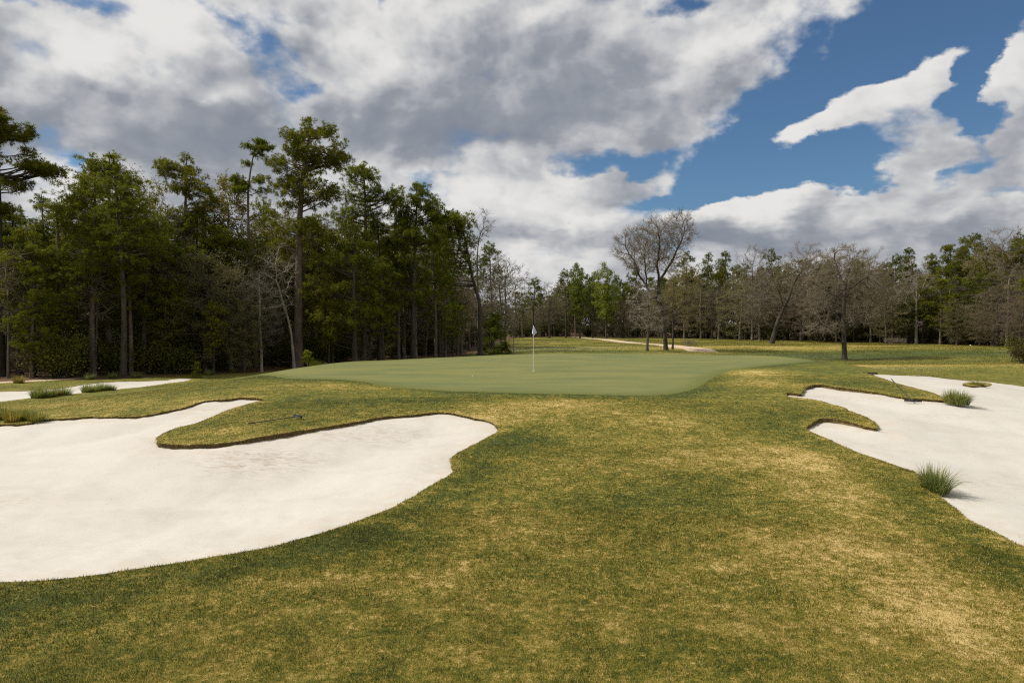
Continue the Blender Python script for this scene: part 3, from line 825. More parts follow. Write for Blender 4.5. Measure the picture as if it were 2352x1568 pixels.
def colonize(seed, H, r0, env, n_att, bark_m, twig_m, step=.45, infl=3.5, kill=.9, pts=None, low=.25, twig=(.4, .95), twn=4, limbs=None, leaf_m=None, leaf_n=0, leaf_s=.1, trunk_to=.7, droop=0.0, tr=.011, subt=2, depth=1.0, yoff=None, cap=3000, jit=.20):
    """branching tree grown towards points spread through its crown envelope"""
    rng = np.random.default_rng(seed)
    L_ = trunk_line(H * trunk_to, rng=rng, pts=pts, bend=.03)
    wts = np.array([e[4] for e in env], float); wts /= wts.sum()
    idx = rng.choice(len(env), n_att, p=wts); E_ = np.array([e[:4] for e in env], float)[idx]
    d = norm(rng.normal(size=(n_att, 3))) * rng.uniform(0, 1, (n_att, 1)) ** .45 * rng.normal(1, .13, (n_att, 1)).clip(.6, 1.35)
    yo = 0 if yoff is None else yoff
    att = np.c_[E_[:, 0] + d[:, 0] * E_[:, 2], yo + d[:, 1] * E_[:, 2] * depth, E_[:, 1] + d[:, 2] * E_[:, 3]]
    att = att[att[:, 2] > .4]
    # trunk nodes
    zt = L_[-1, 2]
    ln_ = np.concatenate([[0], np.cumsum(np.linalg.norm(np.diff(L_, axis=0), axis=1))])
    nn = max(3, int(ln_[-1] / step)); s = np.linspace(0, ln_[-1], nn)
    nodes = [np.array([np.interp(q, ln_, L_[:, c]) for c in range(3)]) for q in s]
    par = [-1] + list(range(nn - 1)); canb = [p[2] > low * H for p in nodes]
    if limbs:
        for lb in limbs:
            lb = smooth3(np.array(lb, float), rng); start = int(np.argmin([np.linalg.norm(p - lb[0]) for p in nodes]))
            ll = np.concatenate([[0], np.cumsum(np.linalg.norm(np.diff(lb, axis=0), axis=1))])
            k = max(2, int(ll[-1] / step)); prev = start
            for q in np.linspace(0, ll[-1], k)[1:]:
                nodes.append(np.array([np.interp(q, ll, lb[:, c]) for c in range(3)]) + rng.normal(size=3) * .03); par.append(prev); canb.append(nodes[-1][2] > low * H * .8); prev = len(nodes) - 1
    alive = np.ones(len(att), bool)
    for it in range(110):
        ok = [i for i in range(len(nodes)) if canb[i]]
        kd = kdtree.KDTree(len(ok))
        for i in ok: kd.insert(nodes[i], i)
        kd.balance()
        acc = {}
        any_ = False
        R_ = infl if it > 8 else infl * 3
        for ai in np.nonzero(alive)[0]:
            co, i, ds = kd.find(att[ai])
            if ds < kill: alive[ai] = False; continue
            if ds < R_:
                v = (att[ai] - nodes[i]) / ds
                if i in acc: acc[i][0] += v; acc[i][1] += 1
                else: acc[i] = [v.copy(), 1]
                any_ = True
        if not any_ or len(nodes) > cap: break
        for i, (v, c) in acc.items():
            v = v / (np.linalg.norm(v) + 1e-6)
            pd = nodes[i] - nodes[par[i]] if par[i] >= 0 else np.array([0, 0, 1.0])
            pd = pd / (np.linalg.norm(pd) + 1e-6)
            nd = v + pd * .45 + rng.normal(size=3) * jit + np.array([0, 0, -droop])
            nd /= np.linalg.norm(nd)
            nodes.append(nodes[i] + nd * step * rng.uniform(.8, 1.15)); par.append(i); canb.append(True)
    N_ = np.array(nodes); par = np.array(par); n = len(N_)
    # pipe model radii
    w_ = np.zeros(n); ch = np.zeros(n, int)
    for i in range(n - 1, 0, -1):
        if ch[i] == 0: w_[i] = 1
        w_[par[i]] += w_[i]; ch[par[i]] += 1
    rad_ = np.maximum(w_ ** .5 * min(r0 / w_[0] ** .5, .018), .010)
    rad_[:nn] = np.maximum(rad_[:nn], np.linspace(r0, r0 * .35, nn))
    G = Geo(); B_ = Geo()
    big = rad_ > .035
    # chains of thick wood as smooth tubes
    kids = [[] for _ in range(n)]
    for i in range(1, n): kids[par[i]].append(i)
    stack = [(0, None)]
    while stack:
        i, p = stack.pop()
        chain = [] if p is None else [p]
        cur = i
        while True:
            chain.append(cur)
            ks = [k for k in kids[cur] if big[k]]
            if not ks: break
            ks.sort(key=lambda k: -rad_[k])
            for k in ks[1:]: stack.append((k, cur))
            cur = ks[0]
        if len(chain) > 1:
            c_ = np.array(chain); rr_ = rad_[c_].copy()
            if p is not None: rr_[0] = min(rr_[0], rr_[1] * 1.15)
            pt = N_[c_].copy()
            if p is None:
                rr_ = rr_ + r0 * .4 * np.exp(-np.clip(pt[:, 2], 0, 99) / .4)
            G.tube(pt, rr_, 8 if rr_[0] > .1 else 5, .05, rng)
    i = np.nonzero(~big & (par >= 0))[0]
    B_.segs(N_[par[i]], N_[i], np.minimum(rad_[par[i]], .034), rad_[i])
    # twigs
    tn = np.nonzero(((rad_ < .03) | (w_ <= 2)) & (np.arange(n) >= nn))[0]
    if len(tn) == 0: tn = np.array([n - 1])
    if len(tn):
        base = np.repeat(N_[tn], twn, 0); pd = norm(np.repeat(N_[tn] - N_[par[tn]], twn, 0))
        dd = norm(pd * .7 + norm(rng.normal(size=base.shape)) * .85 + np.array([0, 0, .15 - droop]))
        l_ = rng.uniform(*twig, (len(base), 1)); mid = base + dd * l_ * .5
        d2 = norm(dd + norm(rng.normal(size=base.shape)) * .4 + np.array([0, 0, .1 - droop])); tip = mid + d2 * l_ * .5
        B_.segs(base, mid, np.full(len(base), tr * 1.15), np.full(len(base), tr)); B_.segs(mid, tip, np.full(len(base), tr), np.full(len(base), tr * .5))
        ends = [mid, tip]
        for _ in range(subt):
            f = rng.uniform(.2, 1, (len(base), 1)); st = base + (mid - base) * f
            d3 = norm(dd * .5 + norm(rng.normal(size=base.shape)))
            e3 = st + d3 * l_ * rng.uniform(.3, .7, (len(base), 1)); B_.segs(st, e3, np.full(len(base), tr * .85), np.full(len(base), tr * .45)); ends.append(e3)
        if leaf_m is not None:
            ends = np.vstack(ends); k = rng.integers(0, len(ends), leaf_n)
            F = Geo(); F.leaves(ends[k] + rng.normal(size=(leaf_n, 3)) * .10, leaf_s, rng)
            return G.mesh('trunk', bark_m), B_.mesh('crown', twig_m), F.mesh('foliage', leaf_m, True)
    return G.mesh('trunk', bark_m), B_.mesh('crown', twig_m)

def bush(seed, rx, rz, n_leaf, leaf_m, stem_m, size=.09, stems=14):
    rng = np.random.default_rng(seed)
    F = Geo(); G = Geo()
    k = 14; cen_ = norm(rng.normal(size=(k, 3))) * rng.uniform(.2, .8, (k, 1)) * np.array([rx, rx, rz * .8]) + np.array([0, 0, rz * .85])
    p = cen_[rng.integers(0, k, n_leaf)] + rng.normal(size=(n_leaf, 3)) * np.array([rx, rx, rz]) * .24
    p = p[p[:, 2] > .02]
    F.leaves(p, size, rng)
    for i in range(stems):
        e_ = cen_[i % k]; G.tube([np.array([rng.uniform(-.15, .15) * rx, rng.uniform(-.15, .15) * rx, -.1]), e_ * np.array([.5, .5, .6]), e_], [.03, .02, .008], 4)
    return G.mesh('stems', stem_m), F.mesh('foliage', leaf_m, True)

PROTO = {}
def env_round(H, base, rx):      # simple crown profile from base fraction to top
    c = (base + 1) / 2 * H
    return [(0, c, rx, (1 - base) / 2 * H, 1.0)]
def env_cone(H, base, rx):
    out = []
    for f in (0.05, .2, .35, .5, .65, .8, .93):
        z = (base + (1 - base) * f) * H
        out.append((0, z, rx * (1 - f) ** .7 + .35, (1 - base) * H * .09, (1 - f) ** .9 + .18))
    return out
# tall pines, clear boles
PROTO['pineA'] = (pine(11, 18, .24, [(0, 14.6, 2.5, 3.0, 3), (-.9, 11.6, 2.4, 1.3, 1), (1.1, 12.8, 2.2, 1.2, 1)], 34, B_pine, L_pine, low=.5), 18)
PROTO['pineB'] = (pine(12, 19, .22, [(0, 16.3, 1.9, 2.4, 2), (.8, 12.6, 2.2, 2.6, 2)], 30, B_pine, L_pine, low=.45), 19)
PROTO['pineC'] = (pine(13, 17, .24, env_cone(17, .36, 2.9), 46, B_pine, L_pine, low=.25), 17)
PROTO['pineD'] = (pine(14, 15, .22, env_cone(15, .28, 3.2), 50, B_pine, L_yel, low=.15), 15)
PROTO['pineE'] = (pine(15, 16, .20, env_round(16, .44, 2.4), 36, B_dark, L_pine, low=.3), 16)
PROTO['pineF'] = (pine(16, 14, .20, env_round(14, .26, 2.9), 46, B_dark, L_yel, low=.12, ln=.24), 14)
PROTO['pinelet'] = (pine(17, 4.2, .07, env_cone(4.2, .05, 1.15), 30, B_pine, L_yel, pad_r=(.3, .5), puffs=8, tufts=5, ln=.22, low=.03, dead=0), 4.2)
# broadleaved trees, bare or just budding
PROTO['bareA'] = (colonize(21, 15, .20, [(0, 9.2, 3.7, 5.8, 1)], 1092, B_grey, B_twig, low=.22, kill=.7, step=.42), 15)
PROTO['bareB'] = (colonize(22, 14, .18, [(0, 8.2, 3.0, 5.8, 1)], 882, B_pale, B_grey, low=.22, kill=.7, step=.42), 14)
PROTO['bareC'] = (colonize(23, 13, .20, [(0, 7.2, 4.0, 5.8, 1)], 1176, B_dark, B_red, low=.15, kill=.7, step=.42), 13)
PROTO['bareD'] = (colonize(24, 12, .16, [(0, 6.4, 3.3, 5.6, 1)], 882, B_grey, B_olive, low=.08, kill=.7, step=.42), 12)
PROTO['budA'] = (colonize(25, 16, .20, [(0, 10, 3.4, 6.0, 1)], 966, B_grey, B_olive, low=.35, leaf_m=L_bud, leaf_n=9500, leaf_s=.15), 16)
PROTO['budB'] = (colonize(26, 15, .20, [(0, 9, 3.7, 6, 1)], 966, B_grey, B_twig, low=.3, leaf_m=L_pink, leaf_n=2600, leaf_s=.12), 15)
PROTO['limeA'] = (colonize(27, 15, .2, [(0, 9.5, 2.7, 5.3, 1), (.3, 12, 1.8, 3, .5)], 798, B_dark, B_olive, low=.12, leaf_m=L_lime, leaf_n=15000, leaf_s=.2), 15)
PROTO['oliveA'] = (colonize(28, 12, .18, [(0, 6.4, 3.3, 5.6, 1)], 840, B_dark, B_olive, low=.1, leaf_m=L_olive, leaf_n=9000, leaf_s=.16), 12)
PROTO['sap'] = (colonize(29, 7, .05, [(0, 4.6, 1.1, 2.3, 1)], 120, B_grey, B_twig, low=.2, step=.3, kill=.5, trunk_to=.85), 7)
PROTO['bushA'] = (bush(31, 1.5, 1.0, 5200, L_bush, B_dark), 2.0)
PROTO['bushB'] = (bush(32, 1.3, 1.4, 5200, L_olive, B_twig), 2.8)
PROTO['brush'] = (colonize(33, 3.4, .05, [(0, 1.9, 1.7, 1.6, 1)], 260, B_twig, B_twig, low=.02, step=.25, kill=.45, trunk_to=.5), 3.4)

def plant(kind, name, x, y, H, label, cat='tree', group=None, wx=1.0, rz=None, tint=None, lean=0.0, z=None):
    meshes, H0 = PROTO[kind]
    s = H / H0
    root = thing(name, (x, y, (gz(x, y) if z is None else z)), label, cat, group)
    root.rotation_euler = (0, R(lean), random.uniform(0, 6.28) if rz is None else rz)
    for i, me in enumerate(meshes):
        nm = me.name.split('.')[0]
        o_ = link(nm, me, root)
        o_.scale = (s * wx, s * wx, s)
        if tint: o_.color = C4(tint)
    return root
def ztop(py, d): return CAMZ + (745 - py) / FPX * d
def hpx(px, d, top):
    x, y = pxd(px, d); return x, y, ztop(top, d) - gz(x, y)
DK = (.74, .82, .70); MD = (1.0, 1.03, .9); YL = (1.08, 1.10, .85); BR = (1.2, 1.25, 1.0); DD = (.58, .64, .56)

# ---- particular trees of the left wood, built to their own shape
def own(name, kind, px, d, label, cat='tree', **kw):
    """tree with crown ellipses given as sizes seen at its own distance"""
    x, y = pxd(px, d); zb = gz(x, y); s = d / FPX
    zz = lambda py: CAMZ + (745 - py) * s - zb
    xx = lambda p: (p - px) * s
    H = zz(kw['top'])
    env = [(xx(a), zz(b), c * s, e * s, g_) for (a, b, c, e, g_) in kw['env']]
    pts = [(xx(a), 0.0, (zz(b) if i else -.3)) for i, (a, b) in enumerate(kw['trunk'])] if 'trunk' in kw else None
    a = dict(kw.get('args', {}))
    if 'limbs' in kw:
        a['limbs'] = [[(xx(p[0]), p[2], zz(p[1])) for p in lb] for lb in kw['limbs']]
    if kind == 'pine': ms = pine(kw['seed'], H, kw['r'], env, kw['n'], kw['bark'], kw['leaf'], pts=pts, **a)
    else: ms = colonize(kw['seed'], H, kw['r'], env, kw['n'], kw['bark'], kw['twig'], pts=pts, **a)
    root = thing(name, (x, y, zb), label, cat)
    for me in ms:
        o_ = link(me.name.split('.')[0], me, root)
        if 'tint' in kw: o_.color = C4(kw['tint'])
    return root

own('pine_tree', 'pine', 683, 56, 'tallest pine of the left wood, long bare trunk and broad ragged crown', top=272, r=.42, seed=101, n=104, bark=B_pine, leaf=L_pine, tint=(.95, .95, .85),
    trunk=[(683, 840), (686, 700), (690, 520), (700, 400), (712, 330), (714, 284)],
    env=[(712, 310, 72, 32, 3), (725, 345, 70, 30, 2.4), (688, 385, 72, 30, 2.2), (765, 368, 46, 16, 1.4), (650, 410, 36, 26, 1.1), (700, 430, 75, 26, 1.8), (740, 455, 44, 20, 1.0), (655, 480, 45, 26, 1.1), (690, 530, 60, 24, 1.0), (660, 612, 26, 12, .3), (640, 560, 36, 20, .5)],
    args=dict(low=.46, pad_r=(.8, 1.3), up=.4, dead=5))
own('pine_tree', 'pine', 0, 46, 'tall pine cut off by the left picture edge with long layered boughs', top=248, r=.30, seed=102, n=50, bark=B_dark, leaf=L_pine, tint=(.8, .82, .75),
    trunk=[(0, 872), (2, 600), (3, 420), (2, 330), (0, 262)],
    env=[(15, 270, 48, 22, 1.6), (20, 305, 58, 18, 1.6), (60, 338, 24, 16, .9), (40, 370, 50, 14, 1.2), (95, 388, 46, 11, 1.2), (40, 432, 36, 12, .9), (-40, 300, 60, 40, 1.6), (-60, 400, 60, 30, 1.4), (10, 480, 22, 16, .5), (-30, 500, 40, 30, .6)],
    args=dict(low=.45, pad_r=(.55, .95), up=.25, padflat=.4, puffs=14))
own('pine_tree', 'pine', 576, 58, 'thin spindly pine with small tufts left of the tallest pine', top=320, r=.2, seed=103, n=22, bark=B_pine, leaf=L_pine, tint=(.85, .95, .85),
    trunk=[(588, 846), (578, 650), (572, 480), (578, 400), (590, 345), (600, 326)],
    env=[(598, 340, 28, 14, 1.2), (572, 380, 26, 20, 1.2), (560, 430, 22, 26, 1.0), (600, 425, 20, 16, .6), (580, 485, 34, 26, 1.0)], args=dict(low=.55, pad_r=(.35, .75), puffs=11, dead=12))
own('pine_tree', 'pine', 420, 56, 'dark pine with two stepped round crowns above the left wood', top=358, r=.26, seed=104, n=62, bark=B_pine, leaf=L_pine,
    env=[(398, 385, 42, 24, 1.6), (440, 425, 52, 26, 1.6), (480, 462, 26, 16, .6), (430, 500, 70, 36, 2), (425, 580, 80, 44, 2.2), (430, 660, 72, 40, 1.2)], args=dict(low=.25))
own('pine_tree', 'pine', 252, 50, 'bushy pine with a spiky domed top at the left', top=352, r=.24, seed=105, n=76, bark=B_pine, leaf=L_pine, tint=(1.0, 1.05, .85),
    env=[(240, 380, 44, 24, 1.6), (290, 420, 46, 34, 1.4), (195, 425, 52, 26, 1.6), (160, 470, 48, 24, 1.2), (240, 480, 88, 44, 2.2), (235, 570, 115, 48, 2.8), (220, 650, 112, 34, 2.0), (190, 700, 50, 16, .4)], args=dict(low=.24))
own('pine_tree', 'pine', 835, 62, 'pine with a domed head and one long bough reaching right', top=380, r=.26, seed=106, n=58, bark=B_pine, leaf=L_pine, tint=(.95, 1.05, .85),
    env=[(832, 405, 42, 22, 1.6), (825, 445, 56, 24, 1.5), (890, 450, 34, 14, 1.0), (870, 480, 40, 20, .8), (825, 510, 62, 34, 1.6), (840, 580, 60, 40, 1.5)], args=dict(low=.35))
own('pine_tree', 'pine', 815, 57, 'broad yellow-green pine filling the middle of the left wood edge', top=520, r=.24, seed=107, n=70, bark=B_dark, leaf=L_yel,
    env=[(800, 560, 50, 30, 1.2), (790, 610, 85, 34, 2), (780, 665, 100, 34, 2.2), (800, 720, 90, 28, 1.6), (760, 755, 60, 20, .8)], args=dict(low=.12))
own('pine_tree', 'pine', 950, 62, 'dark pointed pine right of the yellow-green pine', top=425, r=.26, seed=108, n=66, bark=B_dark, leaf=L_pine, tint=(.72, .82, .7),
    env=[(970, 455, 32, 26, 1.3), (940, 490, 42, 28, 1.3), (1000, 490, 32, 20, 1.0), (965, 540, 62, 36, 2), (955, 610, 66, 38, 2), (950, 680, 60, 26, 1.0)], args=dict(low=.25))
own('pine_tree', 'pine', 1103, 66, 'leaning pine whose trunk bends left, at the end of the left wood', top=486, r=.24, seed=109, n=46, bark=B_dark, leaf=L_pine, tint=(.85, .9, .75),
    trunk=[(1103, 811), (1103, 740), (1100, 690), (1086, 640), (1076, 590), (1066, 540), (1050, 505), (1040, 490)],
    env=[(1050, 508, 36, 20, 1.3), (1020, 530, 44, 24, 1.4), (1066, 560, 30, 24, 1.2), (1020, 590, 46, 26, 1.0), (1072, 610, 20, 16, .6), (1000, 640, 40, 26, .7)], args=dict(low=.5, up=.1))
own('bare_tree', 'col', 1100, 72, 'slim leafless tree rising straight above the leaning pine', top=478, r=.15, seed=110, n=330, bark=B_grey, twig=B_grey,
    trunk=[(1100, 808), (1098, 700), (1096, 600), (1100, 550)], env=[(1108, 520, 26, 40, 2), (1118, 505, 18, 28, 1), (1095, 600, 18, 50, .6)], args=dict(low=.5, step=.4, kill=.8))
own('bare_tree', 'col', 1150, 84, 'leafless tree with twigs spreading right past the left wood', top=590, r=.2, seed=111, n=900, bark=B_grey, twig=B_grey,
    env=[(1150, 640, 50, 50, 2), (1185, 640, 36, 34, 1.5), (1140, 700, 46, 40, 1)], args=dict(low=.3))
own('bare_tree', 'col', 672, 54, 'pale leafless tree leaning left beside the tallest pine', top=545, r=.13, seed=112, n=420, bark=B_pale, twig=B_pale,
    trunk=[(676, 842), (668, 760), (652, 700), (640, 655)], env=[(640, 620, 48, 60, 2), (610, 650, 44, 50, 1.4), (655, 700, 34, 40, .8)], args=dict(low=.3, trunk_to=.6))
own('bare_tree', 'col', 560, 56, 'pale twiggy leafless tree under the spindly pine', top=560, r=.13, seed=113, n=420, bark=B_pale, twig=B_grey,
    env=[(570, 640, 52, 70, 2), (545, 700, 44, 50, 1.2)], args=dict(low=.25))
own('budding_tree', 'col', 520, 60, 'yellow budding tree behind the spindly pine', top=405, r=.2, seed=114, n=420, bark=B_grey, twig=B_olive,
    env=[(525, 470, 46, 60, 2), (520, 560, 50, 60, 1)], args=dict(low=.4, leaf_m=L_bud, leaf_n=7000, leaf_s=.17))
# ---- particular trees of the open ground and the right
own('bare_tree', 'col', 1528, 84, 'largest leafless tree behind the green, dark forked trunk and wide fan crown', top=484, r=.26, seed=121, n=2600, bark=B_dark, twig=B_twig,
    trunk=[(1530, 812), (1525, 745), (1517, 700), (1512, 665), (1513, 640)],
    limbs=[[(1519, 705, 0), (1500, 680, .3), (1486, 655, .8), (1468, 630, 1.2), (1448, 590, 1.5), (1436, 570, 1.6)], [(1512, 645, 0), (1505, 610, -.5), (1508, 570, -1.2), (1500, 530, -1.5)],
           [(1513, 650, 0), (1524, 620, .6), (1545, 580, 1.0), (1565, 535, 1.4)], [(1490, 660, .7), (1492, 620, 1.6), (1490, 570, 2.2)]],
    env=[(1450, 560, 38, 36, 1.5), (1500, 550, 55, 50, 2.6), (1560, 525, 34, 42, 2.0), (1475, 600, 52, 40, 1.5), (1535, 590, 40, 40, 1.4), (1430, 585, 22, 20, .6)],
    args=dict(low=.3, step=.36, kill=.5, twig=(.5, 1.1), infl=2.6, twn=4, tr=.009, leaf_m=L_bud, leaf_n=3000, leaf_s=.08, trunk_to=.6, cap=5200, droop=-.22, jit=.10))
own('bare_tree', 'col', 1487, 82, 'small pale leafless tree left of the big forked one', top=625, r=.17, seed=122, n=520, bark=B_grey, twig=B_pale,
    trunk=[(1486, 812), (1488, 770), (1490, 720), (1487, 680)], env=[(1480, 690, 42, 45, 2), (1490, 740, 40, 28, 1.2), (1470, 720, 35, 30, .8)], args=dict(low=.25, step=.35, kill=.65, tr=.008, trunk_to=.7))
own('bare_tree', 'col', 1545, 86, 'small dark leafless tree right of the big forked one', top=660, r=.13, seed=123, n=330, bark=B_dark, twig=B_twig,
    trunk=[(1545, 812), (1546, 760), (1544, 710)], env=[(1548, 710, 34, 40, 2), (1560, 745, 26, 20, .8)], args=dict(low=.3, step=.35, kill=.65, tr=.008))
own('bare_tree', 'col', 1940, 70, 'solitary leafless tree in the swale with low spreading boughs', top=560, r=.24, seed=124, n=1900, bark=B_dark, twig=B_twig,
    trunk=[(1941, 828), (1939, 780), (1937, 730), (1938, 690), (1942, 650), (1948, 620)],
    limbs=[[(1938, 765, 0), (1950, 750, .6), (1980, 735, 1.2), (2020, 715, 1.6), (2040, 700, 1.8)], [(1938, 690, 0), (1915, 672, .3), (1890, 655, .5), (1870, 640, .8)], [(1938, 790, 0), (1905, 760, -.8), (1870, 745, -1.0)],
           [(1940, 670, 0), (1965, 650, -.5), (1985, 635, -.9)], [(1942, 660, 0), (1930, 620, .5), (1925, 590, .9)]],
    env=[(1935, 605, 52, 44, 2.2), (1900, 650, 60, 36, 1.6), (1985, 640, 50, 40, 1.8), (2020, 695, 46, 34, 1.4), (1870, 700, 40, 40, .9), (1975, 720, 50, 34, 1.2), (1890, 755, 46, 22, .6)],
    args=dict(low=.15, step=.34, kill=.55, twig=(.4, .8), infl=2.6, tr=.0085, trunk_to=.7, cap=4200))
own('bare_tree', 'col', 1780, 112, 'dark leaning oak with a crooked trunk tilted right', top=560, r=.42, seed=125, n=620, bark=B_dark, twig=B_twig,
    trunk=[(1772, 786), (1784, 745), (1796, 715), (1812, 680), (1822, 650), (1838, 625)],
    limbs=[[(1806, 690, 0), (1830, 680, 1), (1850, 675, 1.5)], [(1800, 705, 0), (1785, 670, -1), (1770, 650, -1.5)], [(1836, 628, 0), (1850, 605, .5), (1880, 595, 1)], [(1780, 755, 0), (1760, 740, 1), (1735, 735, 2)]],
    env=[(1850, 605, 60, 38, 2), (1790, 650, 50, 46, 1.6), (1850, 680, 46, 34, 1.2), (1740, 700, 40, 34, .8)], args=dict(low=.2, step=.6, kill=1.2, infl=4.5, tr=.012, twig=(.5, 1.0)))
own('bare_tree', 'col', 2105, 112, 'pale leafless tree with a white candelabra crown before the right pines', top=590, r=.26, seed=126, n=620, bark=B_pale, twig=B_pale,
    trunk=[(2105, 787), (2104, 740), (2104, 700), (2104, 660)],
    limbs=[[(2104, 722, 0), (2125, 705, .5), (2150, 690, 1)], [(2104, 715, 0), (2080, 700, -.5), (2058, 690, -1)], [(2104, 690, 0), (2090, 660, .5), (2080, 625, 1)], [(2104, 690, 0), (2120, 655, -.5), (2130, 625, -1)]],
    env=[(2100, 640, 50, 46, 2), (2065, 670, 28, 26, .8), (2140, 665, 30, 30, 1), (2100, 740, 30, 24, .4)], args=dict(low=.3, step=.55, kill=1.0, infl=4, tr=.011, twig=(.5, 1.0), trunk_to=.6))

# ---- trees of the edge of the left wood, from shared forms
EDGE = [
 # kind, px, distance, top px, width, tint, label
 ('pineE', 42, 50, 470, 1.0, DK, 'dark narrow pine just right of the cut-off pine'),
 ('pineB', 110, 55, 448, .9, DK, 'slim pine peeping over the bushy pines at far left'),
 ('pineD', 150, 48, 470, 1.1, MD, 'spreading green pine left of the domed one'),
 ('pineC', 212, 47, 400, 1.0, MD, 'straight pine whose trunk stands left of a close pair'),
 ('pineE', 282, 46, 405, 1.1, DK, 'dark shaded pine right of the domed one'),
 ('pineF', 330, 50, 500, 1.1, DK, 'low dark pine in the gap between two domed pines'),
 ('pineF', 365, 54, 500, 1.0, MD, 'mid green pine under the stepped crowns'),
 ('budA', 318, 62, 395, 1.0, None, 'budding tree with bare tips showing over the dark pines'),
 ('oliveA', 470, 52, 590, 1.1, None, 'olive-leaved tree right of the stepped pine'),
 ('pineF', 505, 58, 520, 1.0, YL, 'yellowish pine left of the twiggy pale trees'),
 ('bareD', 530, 53, 600, .9, None, 'olive twiggy tree before the budding tree'),
 ('budA', 640, 60, 470, 1.1, None, 'yellow budding tree half behind the tallest pine'),
 ('pineE', 615, 66, 455, .9, YL, 'yellow-tinged pine just left of the tallest trunk'),
 ('budA', 738, 61, 500, 1.1, None, 'yellow budding tree just right of the tallest pine'),
 ('bareB', 600, 52, 620, .9, None, 'grey leafless tree at the wood edge left of the tallest trunk'),
 ('pineF', 735, 62, 540, 1.0, MD, 'pine of middling height between tallest and domed-head pine'),
 ('pineE', 870, 64, 500, 1.0, DK, 'dark pine below the long right-reaching bough'),
 ('pineF', 880, 60, 590, .9, MD, 'green lower pine beside two slim dark trunks'),
 ('pineC', 915, 64, 455, .8, MD, 'feathery pine left of the dark pointed one'),
 ('pineC', 1000, 66, 455, .8, MD, 'pine with pointed top right of the dark pointed one'),
 ('pineF', 1010, 68, 600, .8, YL, 'yellow-green lower pine near the wood corner'),
 ('pineB', 1022, 74, 500, .9, DK, 'slim dark pine behind the leaning pine'),
 ('budB', 1060, 84, 640, .9, None, 'pinkish budding tree behind the leaning trunk'),
 ('pineE', 1130, 96, 556, 1.0, DK, 'dark oval pine standing behind the leafless trees'),
 ('bareA', 1160, 92, 600, .8, None, 'grey leafless tree beside the dark oval pine'),
 ('budA', 1050, 78, 660, .8, None, 'yellow-green budding tree low by the wood corner'),
 ('pineD', 72, 44, 610, .9, YL, 'low yellow-green pine right of the cut-off pine trunk'),
 ('oliveA', 120, 47, 700, .6, (1.3, 1.3, 1.0), 'small olive tree at the wood edge above the far left sand'),
 ('pineB', 300, 49, 440, .9, MD, 'pine with a clear trunk right of the trunk pair'),
 ('pineF', 490, 50, 690, .7, (1.5, 1.35, .9), 'small bright yellow-green pine under the stepped pine'),
 ('pineF', 380, 50, 640, .9, YL, 'small yellowish pine left of the stepped pine trunk'),
 ('limeA', 755, 56, 640, .7, (1.0, .75, .6), 'yellow-green leafy tree touching the tallest trunk on its right'),
 ('pineF', 1040, 72, 690, .8, (.8, 1.0, .7), 'small green pine at the foot of the leaning pine'),
 ('oliveA', 560, 51, 690, .8, (1.2, 1.1, .9), 'small olive tree under the spindly pine'),
 ('oliveA', 1125, 100, 680, .8, None, 'small olive tree behind the bushy young pine'),
]
for (k, px, d, top, wx, tint, lab) in EDGE:
    x, y, H = hpx(px, d, top)
    nm = 'pine_tree' if k.startswith('pine') else ('budding_tree' if k.startswith('bud') else ('broadleaf_tree' if k[0] in 'ol' else 'bare_tree'))
    plant(k, nm, x, y, H, lab, wx=wx * 1.0 * min(1.25, max(.8, 15 / H)), tint=tint)
x, y, H = hpx(1135, 74, 722)
plant('pinelet', 'young_pine', x, y, H, 'bushy young pine by the leaning pine, taller than a person', wx=1.15, tint=(.8, .95, .7))
x, y, H = hpx(1160, 73, 785); plant('pinelet', 'young_pine', x, y, H, 'knee-high dark young pine at the foot of the bushy one', wx=1.8, tint=(.7, .8, .6))
x, y, H = hpx(1180, 78, 700); plant('sap', 'sapling', x, y, H, 'thin bare sapling standing alone left of the flag', wx=.8)
x, y = hit(452, 868); plant('pinelet', 'young_pine', x, y, 1.05, 'waist-high pine seedling at the end of the far left sand', wx=1.2, tint=(1.2, 1.25, 1.4))
x, y, H = hpx(706, 50, 808); plant('pinelet', 'young_pine', x, y, H + .1, 'small bright pine seedling at the foot of the tallest pine', wx=1.1, tint=(1.6, 1.7, 1.6))
x, y, H = hpx(728, 52, 826); plant('bushA', 'bush', x, y, H + .1, 'low green bush right of the bright pine seedling', 'bush', wx=1.0, tint=(1.6, 1.7, 1.2))

